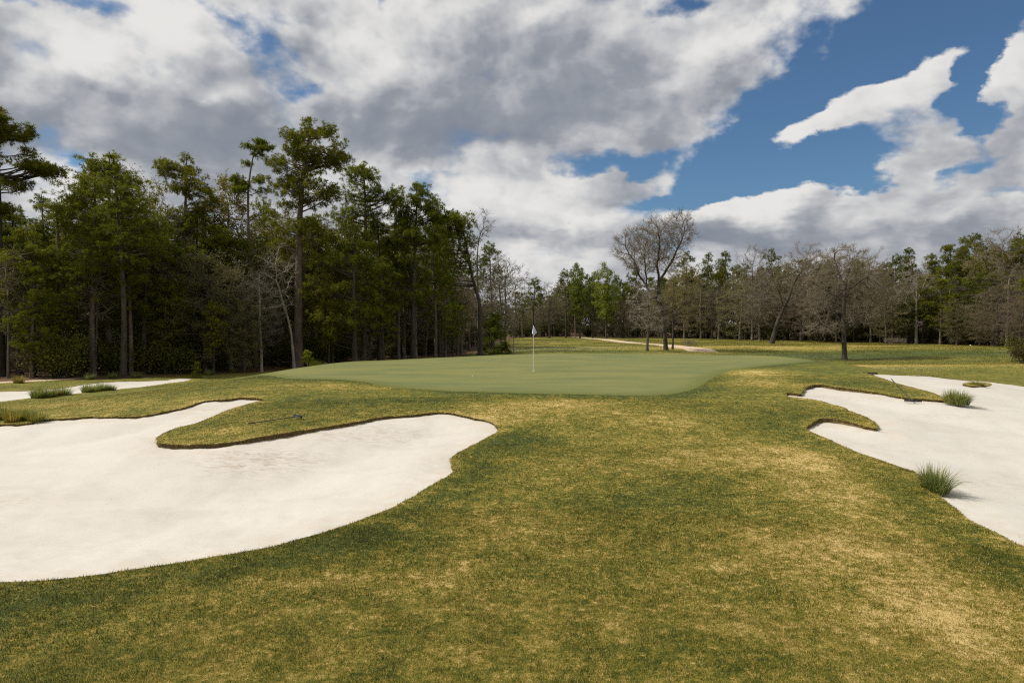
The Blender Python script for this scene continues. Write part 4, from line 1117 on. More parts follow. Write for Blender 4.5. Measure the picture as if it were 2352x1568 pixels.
# ---- middle and right edge of the far wood
FAR = [
 ('pineB', 1200, 150, 672, 1.0, DK, 'far pine topmost just left of the flag'),
 ('pineE', 1225, 148, 638, 1.1, DK, 'dark far pine right above the flag'),
 ('bareA', 1262, 150, 652, 1.1, None, 'brown leafless far tree right of the flag'),
 ('pineE', 1300, 156, 618, 1.0, DK, 'dark far pine left of the pale green tree'),
 ('pineA', 1322, 160, 603, 1.0, DK, 'dark round-topped pine over the pale green tree'),
 ('limeA', 1332, 152, 615, .9, (.75, .8, .8), 'pale green leafed tree under the round-topped pine'),
 ('pineE', 1362, 156, 625, .9, DK, 'dark pine between the two green leafed trees'),
 ('limeA', 1392, 148, 612, 1.1, (1.15, 1.15, 1.0), 'brightest spring-green tree of the far wood'),
 ('pineE', 1425, 158, 640, .9, DD, 'dark pine right of the brightest green tree'),
 ('bareC', 1432, 150, 690, .9, None, 'low reddish-brown leafless tree beside the green one'),
 ('pineE', 1462, 158, 614, 1.0, DK, 'dark pine behind the crown of the forked tree'),
 ('bareD', 1520, 150, 650, 1.1, None, 'olive twiggy tree behind the forked trunk'),
 ('pineA', 1578, 152, 576, 1.1, DK, 'flat-topped pine just right of the forked tree'),
 ('budA', 1572, 146, 606, 1.3, (1.1, 1.0, .9), 'yellow domed budding tree below the flat-topped pine'),
 ('pineB', 1622, 146, 580, 1.1, DK, 'first of two pointed pines right of the yellow dome'),
 ('pineC', 1664, 144, 578, 1.0, DK, 'second of two pointed pines, darker and broader'),
 ('bareD', 1610, 140, 640, 1.1, None, 'olive twiggy tree before the two pointed pines'),
 ('bareB', 1650, 138, 650, 1.0, None, 'pale leafless tree at the foot of the broader pointed pine'),
 ('bareA', 1728, 132, 568, 1.1, None, 'tall grey leafless tree left of the leaning oak'),
 ('pineA', 1772, 142, 570, .9, DK, 'pine peeping out behind the grey tall leafless tree'),
 ('bareD', 1700, 128, 640, 1.1, None, 'olive drooping leafless tree left of the leaning oak'),
 ('bareA', 1745, 124, 650, 1.0, None, 'grey lower leafless tree touching the leaning oak'),
 ('budB', 1850, 130, 558, 1.2, None, 'pinkish budding tree above the leaning oak'),
 ('bareC', 1840, 120, 640, 1.1, None, 'reddish leafless tree right of the leaning oak'),
 ('bareC', 1898, 124, 590, 1.1, None, 'reddish leafless tree left of the solitary swale tree'),
 ('budB', 1930, 130, 562, 1.0, None, 'pinkish budding tree directly behind the swale tree'),
 ('budB', 1985, 128, 568, 1.2, None, 'broad pinkish budding tree right of the swale tree'),
 ('bareA', 2000, 118, 600, 1.0, None, 'grey leafless tree with a dark straight trunk'),
 ('pineE', 2052, 132, 585, 1.0, DK, 'dark pine left of the white candelabra tree'),
 ('pineC', 2085, 130, 570, 1.0, DK, 'pointed pine behind the white candelabra tree'),
 ('bareD', 2050, 114, 660, 1.0, None, 'olive twiggy tree left of the candelabra tree'),
 ('pineC', 2135, 124, 584, 1.0, MD, 'pointed pine right of the candelabra tree'),
 ('pineD', 2175, 120, 562, 1.0, MD, 'broad green pine in the right pine stand'),
 ('pineC', 2210, 118, 545, 1.0, MD, 'tallest pointed pine in the right pine stand'),
 ('pineD', 2160, 110, 640, 1.0, YL, 'yellow-green low pine before the right pine stand'),
 ('pineC', 2240, 116, 538, 1.0, DK, 'dark pointed pine beside the tallest of the right stand'),
 ('budA', 2268, 112, 556, 1.1, (1.0, .9, .9), 'yellow budding tree right of the pine stand'),
 ('budB', 2300, 110, 520, 1.2, (.95, .95, .8), 'tall pinkish budding tree near the right picture edge'),
 ('bareB', 2312, 104, 600, 1.0, None, 'pale leafless tree near the right picture edge'),
 ('pineE', 2345, 110, 535, 1.1, DK, 'dark pine at the right picture edge'),
 ('pineD', 2352, 96, 640, .8, YL, 'yellow-green pine cut off by the right picture edge'),
 ('bareC', 2290, 96, 660, 1.1, None, 'reddish leafless bushy tree low at the right'),
 ('bareC', 2345, 90, 680, 1.0, None, 'reddish leafless tree cut off by the right picture edge'),
 ('oliveA', 2200, 106, 700, 1.0, (.8, .8, .8), 'dark olive tree under the right pine stand'),
 ('oliveA', 2250, 102, 715, 1.0, (.8, .8, .8), 'dark olive tree left of the low reddish tree'),
]
for (k, px, d, top, wx, tint, lab) in FAR:
    x, y, H = hpx(px, d, top)
    nm = 'pine_tree' if k.startswith('pine') else ('budding_tree' if k.startswith('bud') else ('broadleaf_tree' if k[0] in 'ol' else 'bare_tree'))
    plant(k, nm, x, y, H, lab, wx=wx * min(1.3, max(.85, 15 / H)), tint=tint)
x, y = pxd(2362, 62); plant('bushA', 'bush', x, y, 2.6, 'dark bush on the slope at the right picture edge', 'bush', wx=1.4, tint=(.7, .7, .6))
x, y = pxd(2347, 58); plant('bushB', 'bush', x, y, 1.9, 'olive shrub below the dark bush at the right edge', 'bush', wx=1.2, tint=(.9, .8, .7))

# ---- trees deeper in the woods, many alike
rng = np.random.default_rng(99)
GL = {'pine': ('dark pine standing among others inside the left wood', 'pines inside the left wood'),
      'bare': ('grey leafless tree standing among others inside the left wood', 'leafless trees inside the left wood')}
def topline(px):      # height of the wood top in the photograph, used to keep rear rows below the ragged skyline
    a = [-400, 0, 60, 110, 160, 250, 330, 400, 480, 560, 620, 700, 800, 900, 1000, 1070, 1110, 1160, 1200, 1260, 1320, 1400, 1460, 1560, 1660, 1760, 1860, 2000, 2100, 2200, 2300, 2700]
    b = [400, 440, 470, 450, 460, 400, 430, 420, 450, 470, 480, 470, 460, 480, 480, 540, 600, 640, 680, 665, 630, 640, 640, 620, 600, 600, 590, 595, 600, 570, 550, 540]
    return np.interp(px, a, b)
placed = []; SEEN = set()
def scatter(n, a0, a1, dmin, dmax, kinds, hfun, name_fn, sep=2.6, tints=(DK, MD, DK)):
    k = 0; tries = 0
    while k < n and tries < n * 60:
        tries += 1
        r_ = rng.uniform(a0, a1); e = wood_edge(np.array([r_]))[0]; d = e + rng.uniform(dmin, dmax)
        x = r_ * d; y = d
        if not (10 < y): continue
        if any((x - p[0]) ** 2 + (y - p[1]) ** 2 < sep * sep for p in placed): continue
        placed.append((x, y)); k += 1
        kind = kinds[rng.integers(len(kinds))]
        px = r_ * FPX + 1176
        H = hfun(px, d, rng)
        nm, lab, cat, grp = name_fn(kind)
        an = min(ANCH, key=lambda q: abs(q[0] - px))[1]
        lab = lab.split(' deep')[0].split(' under')[0]
        form = {'pineA': 'bare-boled', 'pineB': 'narrow', 'pineC': 'pointed', 'pineD': 'broad-skirted', 'pineE': 'oval', 'pineF': 'bushy', 'bareA': 'tall', 'bareB': 'pale', 'bareC': 'reddish', 'bareD': 'olive'}.get(kind)
        if form: lab = lab.replace('dark pine', form + ' pine').replace('leafless tree', 'leafless ' + form + ' tree')
        row = ' in the front row' if d - e < 8 else (' in the middle rows' if d - e < 20 else ' in the rear rows')
        lab = lab + (row if cat == 'tree' else (' low under the front trees' if d - e < 8 else ' low under the rear trees')) + ' ' + an
        _old = lab + (' deep in the wood ' if cat == 'tree' else ' under the trees ') + an
        if lab in SEEN: pass
        SEEN.add(lab)
        grp = {'bush': 'bushes', 'shrub': 'leafless brush'}.get(nm, nm.replace('_', ' ') + 's') + ' ' + an
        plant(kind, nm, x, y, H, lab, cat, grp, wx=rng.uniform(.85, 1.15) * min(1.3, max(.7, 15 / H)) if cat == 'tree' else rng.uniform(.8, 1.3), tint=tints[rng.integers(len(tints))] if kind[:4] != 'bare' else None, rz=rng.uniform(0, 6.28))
def nf(side):
    def f(k):
        if k.startswith('pine'): return 'pine_tree', 'dark pine deep among others in the %s wood' % side, 'tree', 'pines deep in the %s wood' % side
        if k.startswith('bare'): return 'bare_tree', 'leafless tree deep among others in the %s wood' % side, 'tree', 'leafless trees deep in the %s wood' % side
        if k.startswith('bud'): return 'budding_tree', 'budding tree deep among others in the %s wood' % side, 'tree', 'budding trees deep in the %s wood' % side
        if k == 'sap': return 'sapling', 'slender bare sapling under the trees of the %s wood' % side, 'sapling', 'saplings under the %s wood' % side
        if k == 'brush': return 'shrub', 'brown leafless brush under the trees of the %s wood' % side, 'shrub', 'leafless brush under the %s wood' % side
        if k == 'oliveA': return 'broadleaf_tree', 'dull olive tree deep among others in the %s wood' % side, 'tree', 'olive trees deep in the %s wood' % side
        return 'bush', 'dark leafy bush under the trees of the %s wood' % side, 'bush', 'bushes under the %s wood' % side
    return f
ANCH = [(-60, 'beyond the left picture edge'), (0, 'behind the pine cut off at the left'), (110, 'behind the slim far-left pine'), (165, 'behind the spreading far-left pine'), (252, 'behind the spiky domed pine'), (330, 'in the gap right of the domed pine'),
    (420, 'behind the stepped round-crowned pine'), (500, 'behind the yellowish pine'), (576, 'behind the spindly thin pine'), (632, 'between the spindly and the tallest pine'), (683, 'behind the tallest pine'), (745, 'just right of the tallest pine'), (815, 'behind the broad yellow-green pine'), (880, 'behind the two slim dark trunks'),
    (950, 'behind the dark pointed pine'), (1015, 'at the left wood corner'), (1070, 'behind the leaning pine'), (1130, 'behind the bushy young pine'), (1190, 'left of the flag'), (1235, 'right above the flag'), (1285, 'right of the flag'), (1335, 'behind the pale green tree'),
    (1392, 'behind the brightest green tree'), (1440, 'right of the brightest green tree'), (1485, 'behind the small pale leafless tree'), (1528, 'behind the big forked tree'), (1572, 'behind the yellow domed tree'), (1640, 'behind the two pointed pines'), (1700, 'left of the leaning oak'), (1745, 'behind the tall grey leafless tree'),
    (1790, 'behind the leaning oak'), (1850, 'right of the leaning oak'), (1898, 'left of the swale tree'), (1940, 'behind the solitary swale tree'), (1990, 'right of the swale tree'), (2050, 'left of the white candelabra tree'), (2105, 'behind the white candelabra tree'), (2155, 'right of the candelabra tree'),
    (2200, 'behind the tallest right-hand pines'), (2250, 'right of the tallest right-hand pines'), (2300, 'behind the tall pinkish tree'), (2350, 'at the right picture edge'), (2460, 'beyond the right picture edge')]
hh_ = lambda px, d, r: max(6.0, (ztop(topline(px), d) + .4) * r.uniform(.72, .97))
hl_ = lambda px, d, r: max(5.0, (ztop(topline(px), d) + .4) * r.uniform(.45, .75))
# left wood: several rows, then undergrowth
scatter(27, -.80, -.10, 4, 16, ['pineA', 'pineC', 'pineE', 'pineF', 'pineB', 'bareA', 'pineC', 'oliveA'], hh_, nf('left'), 3.0)
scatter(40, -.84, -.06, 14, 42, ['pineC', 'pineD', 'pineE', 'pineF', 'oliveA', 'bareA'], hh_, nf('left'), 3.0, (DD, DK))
scatter(22, -.80, -.06, 3, 14, ['bareB', 'sap', 'sap', 'oliveA', 'bareD', 'sap'], hl_, nf('left'), 1.6)
scatter(60, -.82, -.05, 2.5, 16, ['bushA', 'bushB', 'brush', 'bushA'], lambda px, d, r: r.uniform(1.3, 3.6), nf('left'), 1.2, (DK, MD, (1.3, 1.25, .9)))
scatter(40, -.84, -.05, 14, 34, ['bushA', 'bushB'], lambda px, d, r: r.uniform(3, 6), nf('left'), 2.0, (DD,))
# far wood behind the green
scatter(44, .02, .46, 3, 22, ['pineC', 'pineE', 'pineA', 'bareA', 'pineD', 'bareD', 'oliveA', 'pineF'], hh_, nf('far'), 3.6, (MD, MD, DK))
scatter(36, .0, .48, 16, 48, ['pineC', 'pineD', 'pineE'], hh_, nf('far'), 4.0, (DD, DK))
scatter(26, .01, .46, 0, 6, ['bareB', 'bareD', 'oliveA', 'oliveA', 'sap'], hl_, nf('far'), 2.4)
scatter(50, .0, .48, 2, 16, ['bushA', 'bushB', 'brush'], lambda px, d, r: r.uniform(2, 4.5), nf('far'), 2.4, (DD, DK))
# right wood
scatter(40, .46, .84, 3, 22, ['pineC', 'pineE', 'pineD', 'pineC', 'bareA', 'bareD'], hh_, nf('right'), 3.4, (MD, MD, DK))
scatter(26, .46, .86, 16, 46, ['pineC', 'pineD', 'pineE'], hh_, nf('right'), 3.8, (DD, DK))
scatter(24, .46, .82, -1, 5, ['bareB', 'pineF', 'pineD', 'oliveA', 'bareD'], hl_, nf('right'), 2.2)
scatter(44, .46, .84, 1, 14, ['bushA', 'bushB', 'brush'], lambda px, d, r: r.uniform(2, 4.0), nf('right'), 2.0, (DD, DK))

#@WOODMASS ------------------------------------------------------------ the far interior of the woods reads as one mass of leaf and twig
def wood_mass():
    rng = np.random.default_rng(5)
    F = Geo()
    n = 52000
    r_ = rng.uniform(-.95, .92, n); e = wood_edge(r_)
    d = e + rng.uniform(24, 46, n) * np.where(r_ < -.05, .8, 1)
    px = r_ * FPX + 1176
    top = np.clip((ztop(topline(px), e) + .3) * (.62 + .16 * fbm(r_ * 30, r_ * 0 + 2, 3)), 5, 14)
    x = r_ * d; y = d
    z = z0(x, y) + top * rng.uniform(0, 1, n) ** .8
    F.leaves(np.c_[x, y, z], .85, rng, .6)
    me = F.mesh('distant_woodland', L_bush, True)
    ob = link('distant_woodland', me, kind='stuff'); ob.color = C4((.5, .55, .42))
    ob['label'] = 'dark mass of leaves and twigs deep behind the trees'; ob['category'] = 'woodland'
wood_mass()

# ------------------------------------------------------------------ grass tussocks
def tussock_mesh(seed, n, h, spread, wd=.010, droop=.55):
    rng = np.random.default_rng(seed)
    a = rng.uniform(0, 6.283, n); r0_ = rng.uniform(0, 1, n) ** .5 * spread * .45
    lean = rng.uniform(.0, 1.0, n) ** .8 * 1.15
    L_ = h * rng.uniform(.35, 1.25, n)
    dirx, diry = np.cos(a) + .25, np.sin(a)
    P_ = [np.c_[r0_ * dirx, r0_ * diry, np.full(n, -.03)]]
    cur = P_[0]; ang = lean * .45
    for k in range(4):
        st = L_ / 4
        cur = cur + np.c_[np.sin(ang) * dirx * st, np.sin(ang) * diry * st, np.cos(ang) * st]
        P_.append(cur); ang = ang + lean * droop * (.35 + .2 * k)
    side = np.c_[-diry, dirx, np.zeros(n)]
    W_ = [wd, wd, wd * .85, wd * .55, wd * .08]
    v = []
    for p, w_ in zip(P_, W_): v += [p - side * w_ / 2, p + side * w_ / 2]
    v = np.stack(v, 1)                       # n,10,3
    o_ = np.arange(n)[:, None, None] * 10
    f = np.array([[2 * k, 2 * k + 1, 2 * k + 3, 2 * k + 2] for k in range(4)])[None]
    rn = np.repeat(rng.uniform(0, 1, n), 10)
    return make_mesh('tussock', v.reshape(-1, 3), [(o_ + f).reshape(-1, 4)], L_grass, True, attrs={'rnd': rn})
TM = [tussock_mesh(1, 620, .58, .40, .009, .85), tussock_mesh(2, 560, .40, .42, .010, .8), tussock_mesh(3, 520, .34, .55, .011, .5)]
def tussock(k, px, py, s, label, group=None, tint=(1, 1, 1), flat=1.0, dz=0.0):
    x, y = hit(px, py)
    o_ = link('grass_tussock', TM[k], None, (x, y, gz(x, y) + dz))
    o_.scale = (s, s, s * flat); o_.rotation_euler = (0, 0, random.uniform(-.8, .8)); o_.color = C4(tint)
    o_['label'] = label; o_['category'] = 'grass tussock'
    if group: o_['group'] = group
tussock(0, 2128, 1118, .72, 'left half of the large arching tussock on the near right bunker edge', tint=(.95, 1, .9))
tussock(0, 2152, 1130, .80, 'right half of the large arching tussock casting its shadow on the sand', tint=(.8, .95, .9))
tussock(1, 2182, 924, 1.1, 'left half of the bushy tussock at the tip of the right grass tongue', tint=(1, 1.05, .9))
tussock(1, 2206, 927, 1.15, 'right half of the bushy tussock at the tip of the right grass tongue', tint=(.85, 1, .9))
tussock(2, 2243, 884, 1.0, 'flat tuft on the grass islet in the right sand', tint=(1, 1, .8), flat=.5)
FT = [(84, 914, 1.15, 'leftmost dark green tussock on the far left sand'), (104, 912, 1.1, 'tussock touching the leftmost one on the far left sand'), (124, 909, .8, 'small brownish tussock third from left on the far left sand'),
      (142, 907, 1.05, 'fourth tussock from left on the far left sand'), (197, 901, .95, 'fifth tussock from left, standing apart on the far left sand'), (214, 899, .8, 'small sixth tussock on the far left sand'),
      (233, 897, 1.0, 'seventh tussock with upright blades on the far left sand'), (252, 896, .8, 'rightmost tussock on the far left sand')]
for i, (px, py, s_, lab) in enumerate(FT): tussock(1 + i % 2, px, py, s_ * 1.15, lab, tint=(.8, .95, .7) if i != 2 else (1.1, .8, .5))
tussock(1, 8, 962, 1.2, 'tussock cut off by the left picture edge above the near sand', tint=(.8, .85, .6))
tussock(1, 58, 964, 1.0, 'dark tussock at the left corner of the near sand', tint=(.7, .8, .5))
tussock(2, 80, 966, .9, 'low tuft hanging over the left corner of the near sand', tint=(.8, .8, .5))
tussock(2, 30, 968, 1.1, 'low brown tuft between the two left corner tussocks', tint=(1, .85, .5))
for i, (px, py, lab) in enumerate([(205, 872, 'weedy tuft beyond the far left sand under the wood'), (258, 869, 'second weedy tuft beyond the far left sand'), (310, 868, 'third weedy tuft beyond the far left sand'),
      (478, 862, 'weedy tuft right of the pine seedling'), (535, 856, 'weedy tuft between the seedling and the green'), (40, 880, 'yellowish tuft beside the sandy path at far left')]):
    tussock(1, px, py, 1.2, lab, tint=(.8, .95, .9) if i < 5 else (1.0, .85, .6))

# ------------------------------------------------------------------ flagstick, hole, ball, rakes, small things
def simple(name, base, rough=.5, metal=0.0, nz=0.0):
    m, t, b, out = mat(name)
    b.inputs['Base Color'].default_value = C4(base); b.inputs['Roughness'].default_value = rough; b.inputs['Metallic'].default_value = metal
    if nz:
        tcn = t.node('ShaderNodeTexCoord').outputs['Object']
        c = t.mix(t.mr(t.noise(tcn, 24, 4, .6), .35, .7), C4([q * (1 - nz) for q in base]), C4(base)); t.l.new(c, b.inputs['Base Color'])
    return m
M_white = simple('white_paint', (.80, .79, .76), .35, 0, .08)
M_cloth = simple('flag_cloth', (.66, .66, .80), .8, 0, .08)
M_black = simple('black_plastic', (.025, .027, .03), .45, 0, .3)
M_grip = simple('dark_handle', (.045, .055, .05), .4, 0, .3)
M_steel = simple('grey_bracket', (.12, .13, .16), .5, .5, .2)
M_hole = simple('hole_shade_soil', (.03, .022, .015), .95, 0, .3)  # soil of the divot, and the painted shade inside the golf hole
fx, fy = hit(1225, 852); fz = gz(fx, fy)
fr = thing('flagstick', (fx, fy, fz), 'thin white flagstick with a limp pale flag on the green', 'flagstick')
G = Geo(); G.tube([(0, 0, -.10), (0, 0, .35), (0, 0, 1.2), (0, 0, 2.10)], [.0125, .0125, .011, .0095], 12)
G.tube([(0, 0, 2.095), (0, 0, 2.11), (0, 0, 2.125), (0, 0, 2.13)], [.010, .014, .010, .002], 12)
link('pole', G.mesh('pole', M_white), fr)
# limp flag: cloth gathered in folds that hang from the top of the stick
nr_, nc_ = 26, 40
vv = np.zeros((nr_, nc_, 3))
for i in range(nr_):
    f = i / (nr_ - 1)
    for j in range(nc_):
        g = j / (nc_ - 1)
        wdt = .015 + .17 * f ** .75
        x_ = (-.055 * min(1, f * 2.5) + g * (wdt + .03)) if g < 1 else wdt
        x_ = -.055 * math.sin(min(f * 1.3, 1) * 1.6) + g * (.055 * math.sin(min(f * 1.3, 1) * 1.6) + wdt * (1 - .45 * max(0, f - .8) / .2))
        y_ = .028 * math.sin(g * 15 + f * 2.2) * f ** .6 - .014
        z_ = 2.08 - f * (.40 - .10 * abs(g - .55) * f) + .02 * math.sin(g * 8)
        vv[i, j] = (x_, y_, z_)
i = np.arange(nr_ - 1)[:, None] * nc_; j = np.arange(nc_ - 1)[None]
q = np.stack([i + j, i + j + 1, i + nc_ + j + 1, i + nc_ + j], -1).reshape(-1, 4)
fo = link('flag', make_mesh('flag', vv.reshape(-1, 3), [q], M_cloth), fr)
md = fo.modifiers.new('thick', 'SOLIDIFY'); md.thickness = .003
# the hole with its white liner
G = Geo(); k = 24
th = np.linspace(0, 2 * math.pi, k, endpoint=False)
ring = lambda r_, z_: np.c_[np.cos(th) * r_, np.sin(th) * r_, np.full(k, z_)]
v = np.vstack([ring(.058, .002), ring(.054, .006), ring(.052, -.002)]); i = np.arange(k); j = (i + 1) % k
hr = thing('golf_hole', (fx, fy, fz), 'round hole in the green at the foot of the flagstick', 'golf hole')
link('liner', make_mesh('liner', v, [np.vstack([np.c_[i, j, j + k, i + k], np.c_[i + k, j + k, j + 2 * k, i + 2 * k]])], M_white), hr)
v = np.vstack([ring(.052, .0035), [[0, 0, .0035]]]); link('shade_disc', make_mesh('shade_disc', v, [np.c_[i, j, np.full(k, k)]], M_hole), hr)  # flat dark disc, the shade inside the cup painted as colour
# ball
def ball(px, py, r_, name, label, cat, m, squash=1.0):
    x, y = hit(px, py)
    bm = bmesh.new(); bmesh.ops.create_icosphere(bm, subdivisions=4, radius=r_)
    for v_ in bm.verts:                     # dimples
        n_ = v_.co.normalized(); v_.co -= n_ * .0006 * (1 if math.sin(n_.x * 40) * math.sin(n_.y * 40) * math.sin(n_.z * 40) > .1 else 0); v_.co.z *= squash
    me = bpy.data.meshes.new(name); bm.to_mesh(me); bm.free(); me.materials.append(m)
    for p in me.polygons: p.use_smooth = True
    o_ = link(name, me, None, (x, y, gz(x, y) + r_ * squash * .92)); o_['label'] = label; o_['category'] = cat
    return o_
import bmesh
ball(1085, 866, .0235, 'golf_ball', 'small white golf ball lying left of the flagstick', 'golf ball', M_white)
for px, py, lab in [(2229, 794, 'left white tee marker on the far right mound'), (2268, 792, 'right white tee marker on the far right mound')]:
    ball(px, py, .11, 'tee_marker', lab, 'tee marker', M_white, .8)
def rake(pe, ph, label, headw=.50, zoff=(0.02, 0.02), sand=False):
    """rake lying on the ground from handle end pe to head ph (photograph spots)"""
    xe, ye = hit(*pe); xh, yh = hit(*ph)
    ze = gz(xe, ye) + zoff[0]; zh = gz(xh, yh) + zoff[1]
    sd = lambda x, y: bool(inside(RIGHT, np.array([x]), np.array([y]))[0] or inside(LEFT, np.array([x]), np.array([y]))[0])
    gh = lambda x, y: float(sand_z(np.array([x]), np.array([y]), KB.d([x], [y]))[0]) if sd(x, y) else gz(x, y)
    zh = gh(xh, yh) + zoff[1]
    ze = max([zh + (gh(xh + (xe - xh) * q, yh + (ye - yh) * q) + .02 - (zh + .06 * (1 - q))) / q for q in np.linspace(.15, 1, 18)])
    root = thing('bunker_rake', (xh, yh, zh), label, 'rake')
    d = np.array([xe - xh, ye - yh, ze - zh]); L_ = np.linalg.norm(d); u = d / L_
    s_ = norm(np.cross(u, [0, 0, 1.0])); n_ = np.cross(s_, u); n_ = n_ if n_[2] > 0 else -n_
    hz_ = np.array([0, 0, .06])
    G = Geo(); G.tube([u * .05 + hz_, u * .3 + hz_ * .9, u * L_ * .97 + n_ * .02, u * L_ + n_ * .02], [.013, .012, .012, .011], 8); ho = link('handle', G.mesh('handle', M_grip), root)
    G = Geo(); G.tube([u * L_ * .86 + n_ * .021, u * L_ * .995 + n_ * .021], [.016, .016], 8); link('grip', G.mesh('grip', M_black), ho)
    G = Geo(); G.tube([hz_ - u * .01, u * .10 + hz_], [.030, .022], 8); G.tube([hz_ + s_ * .0, hz_ + s_ * .12 - u * .0], [.012, .008], 6); G.tube([hz_ + u * .1, hz_ + s_ * .14], [.008, .008], 5); G.tube([hz_ + u * .1, hz_ - s_ * .14], [.008, .008], 5)
    link('bracket', G.mesh('bracket', M_steel), root)
    # curved head bar
    t_ = np.linspace(-1, 1, 15); bar = np.array([hz_ + s_ * headw / 2 * q - u * .05 * (1 - q * q) + n_ * .0 for q in t_])
    G = Geo()
    for off in (0, .022): G.tube(bar + n_ * off, np.full(15, .017), 6)
    hd = link('head', G.mesh('head', M_black), root)
    G = Geo()
    for q in np.linspace(-.97, .97, 18):
        b_ = hz_ + s_ * headw / 2 * q - u * .05 * (1 - q * q); G.tube([b_, b_ - n_ * .03 - u * .01, b_ - n_ * .05 - u * .02], [.007, .006, .003], 5)
    link('teeth', G.mesh('teeth', M_black), hd)
rake((570, 976), (684, 963), 'rake lying on the grass finger between the two lobes of left sand', .5)
rake((2047, 885), (2097, 920), 'rake with its black head in the right sand and handle up the grass', .5, (.03, .03))
rake((1982, 857), (2004, 862), 'rake lying by the far tip of the right sand', .4, (.03, .03))
# divot, twigs
def chip(px, py, rx, ry, label, name, m):
    x, y = hit(px, py); rng = np.random.default_rng(int(px)); k = 18
    th = np.linspace(0, 2 * math.pi, k, endpoint=False); r_ = 1 + .35 * rng.uniform(-1, 1, k)
    xy = np.c_[x + np.cos(th) * rx * r_, y + np.sin(th) * ry * r_]
    v = np.vstack([np.c_[xy, z0(xy[:, 0], xy[:, 1]) + .006], [[x, y, gz(x, y) + .016]]]); i = np.arange(k)
    o_ = link(name, make_mesh(name, v - np.array([x, y, gz(x, y)]), [np.c_[i, (i + 1) % k, np.full(k, k)]], m), None, (x, y, gz(x, y)))
    o_['label'] = label; o_['category'] = 'divot'
chip(835, 1243, .055, .03, 'dark torn divot in the turf below the left sand', 'divot', M_hole)
x, y = pxd(2059, 108); plant('brush', 'brush_pile', x, y, 1.1, 'rusty heap of cut twigs at the foot of the far right wood', 'brush pile', wx=2.6, tint=None)
x, y = pxd(1585, 96); plant('brush', 'fallen_branch', x, y, .9, 'fallen leafless branch beside the cart path', 'branch', wx=2.2)

# ------------------------------------------------------------------ turf blades on the mown ground near the camera
def grid_fn():
    gx = np.arange(-24, 24.01, .06); gy = np.arange(2, 34.01, .06)
    X, Y = np.meshgrid(gx, gy)
    d = KB.d(X.ravel(), Y.ravel()); dr = dryness(X.ravel(), Y.ravel(), d)
    ins = inside(LEFT, X.ravel(), Y.ravel()) | inside(RIGHT, X.ravel(), Y.ravel()) | inside(FARB, X.ravel(), Y.ravel()) | inside(GREEN, X.ravel(), Y.ravel())
    return gx, gy, d.reshape(X.shape), dr.reshape(X.shape), ins.reshape(X.shape)
GX, GY, GD, GDR, GI = grid_fn()
def look(A, x, y):
    fx_ = (x - GX[0]) / .06; fy_ = (y - GY[0]) / .06
    i = np.clip(fx_.astype(int), 0, A.shape[1] - 2); j = np.clip(fy_.astype(int), 0, A.shape[0] - 2)
    u = np.clip(fx_ - i, 0, 1); v = np.clip(fy_ - j, 0, 1)
    return (A[j, i] * (1 - u) + A[j, i + 1] * u) * (1 - v) + (A[j + 1, i] * (1 - u) + A[j + 1, i + 1] * u) * v
def free_of_sand(x, y):
    d = look(GD, x, y); j = np.clip(((y - GY[0]) / .06).round().astype(int), 0, GI.shape[0] - 1); i = np.clip(((x - GX[0]) / .06).round().astype(int), 0, GI.shape[1] - 1)
    ok = ~GI[j, i]
    k = np.nonzero(d < .13)[0]
    ok[k] = ~(inside(LEFT, x[k], y[k]) | inside(RIGHT, x[k], y[k]) | inside(FARB, x[k], y[k]))
    return ok, d
def blade_mesh(name, x, y, z, h, wd, dr, rng, leanmax=.9, dirxy=None, leanmin=.15):
    n = len(x); a = rng.uniform(0, 6.283, n)
    u = np.c_[np.cos(a), np.sin(a)] if dirxy is None else norm(dirxy + rng.normal(size=(n, 2)) * .6)
    ln_ = rng.uniform(leanmin, leanmax, n)
    side = np.c_[-u[:, 1], u[:, 0]]
    turn = rng.uniform(-1, 1, n)[:, None]; side = norm(side + u * turn)
    w2 = (wd / 2)[:, None] if hasattr(wd, '__len__') else wd / 2
    base = np.c_[x, y, z - .004]
    a0 = base.copy(); a0[:, :2] -= side * w2; a1 = base.copy(); a1[:, :2] += side * w2
    tip = base.copy(); tip[:, :2] += u * (h * np.sin(ln_))[:, None]; tip[:, 2] += h * np.cos(ln_) + .004
    v = np.stack([a0, a1, tip], 1).reshape(-1, 3)
    return v, np.arange(n * 3).reshape(-1, 3), np.repeat(dr, 3), np.repeat(rng.uniform(0, 1, n), 3)
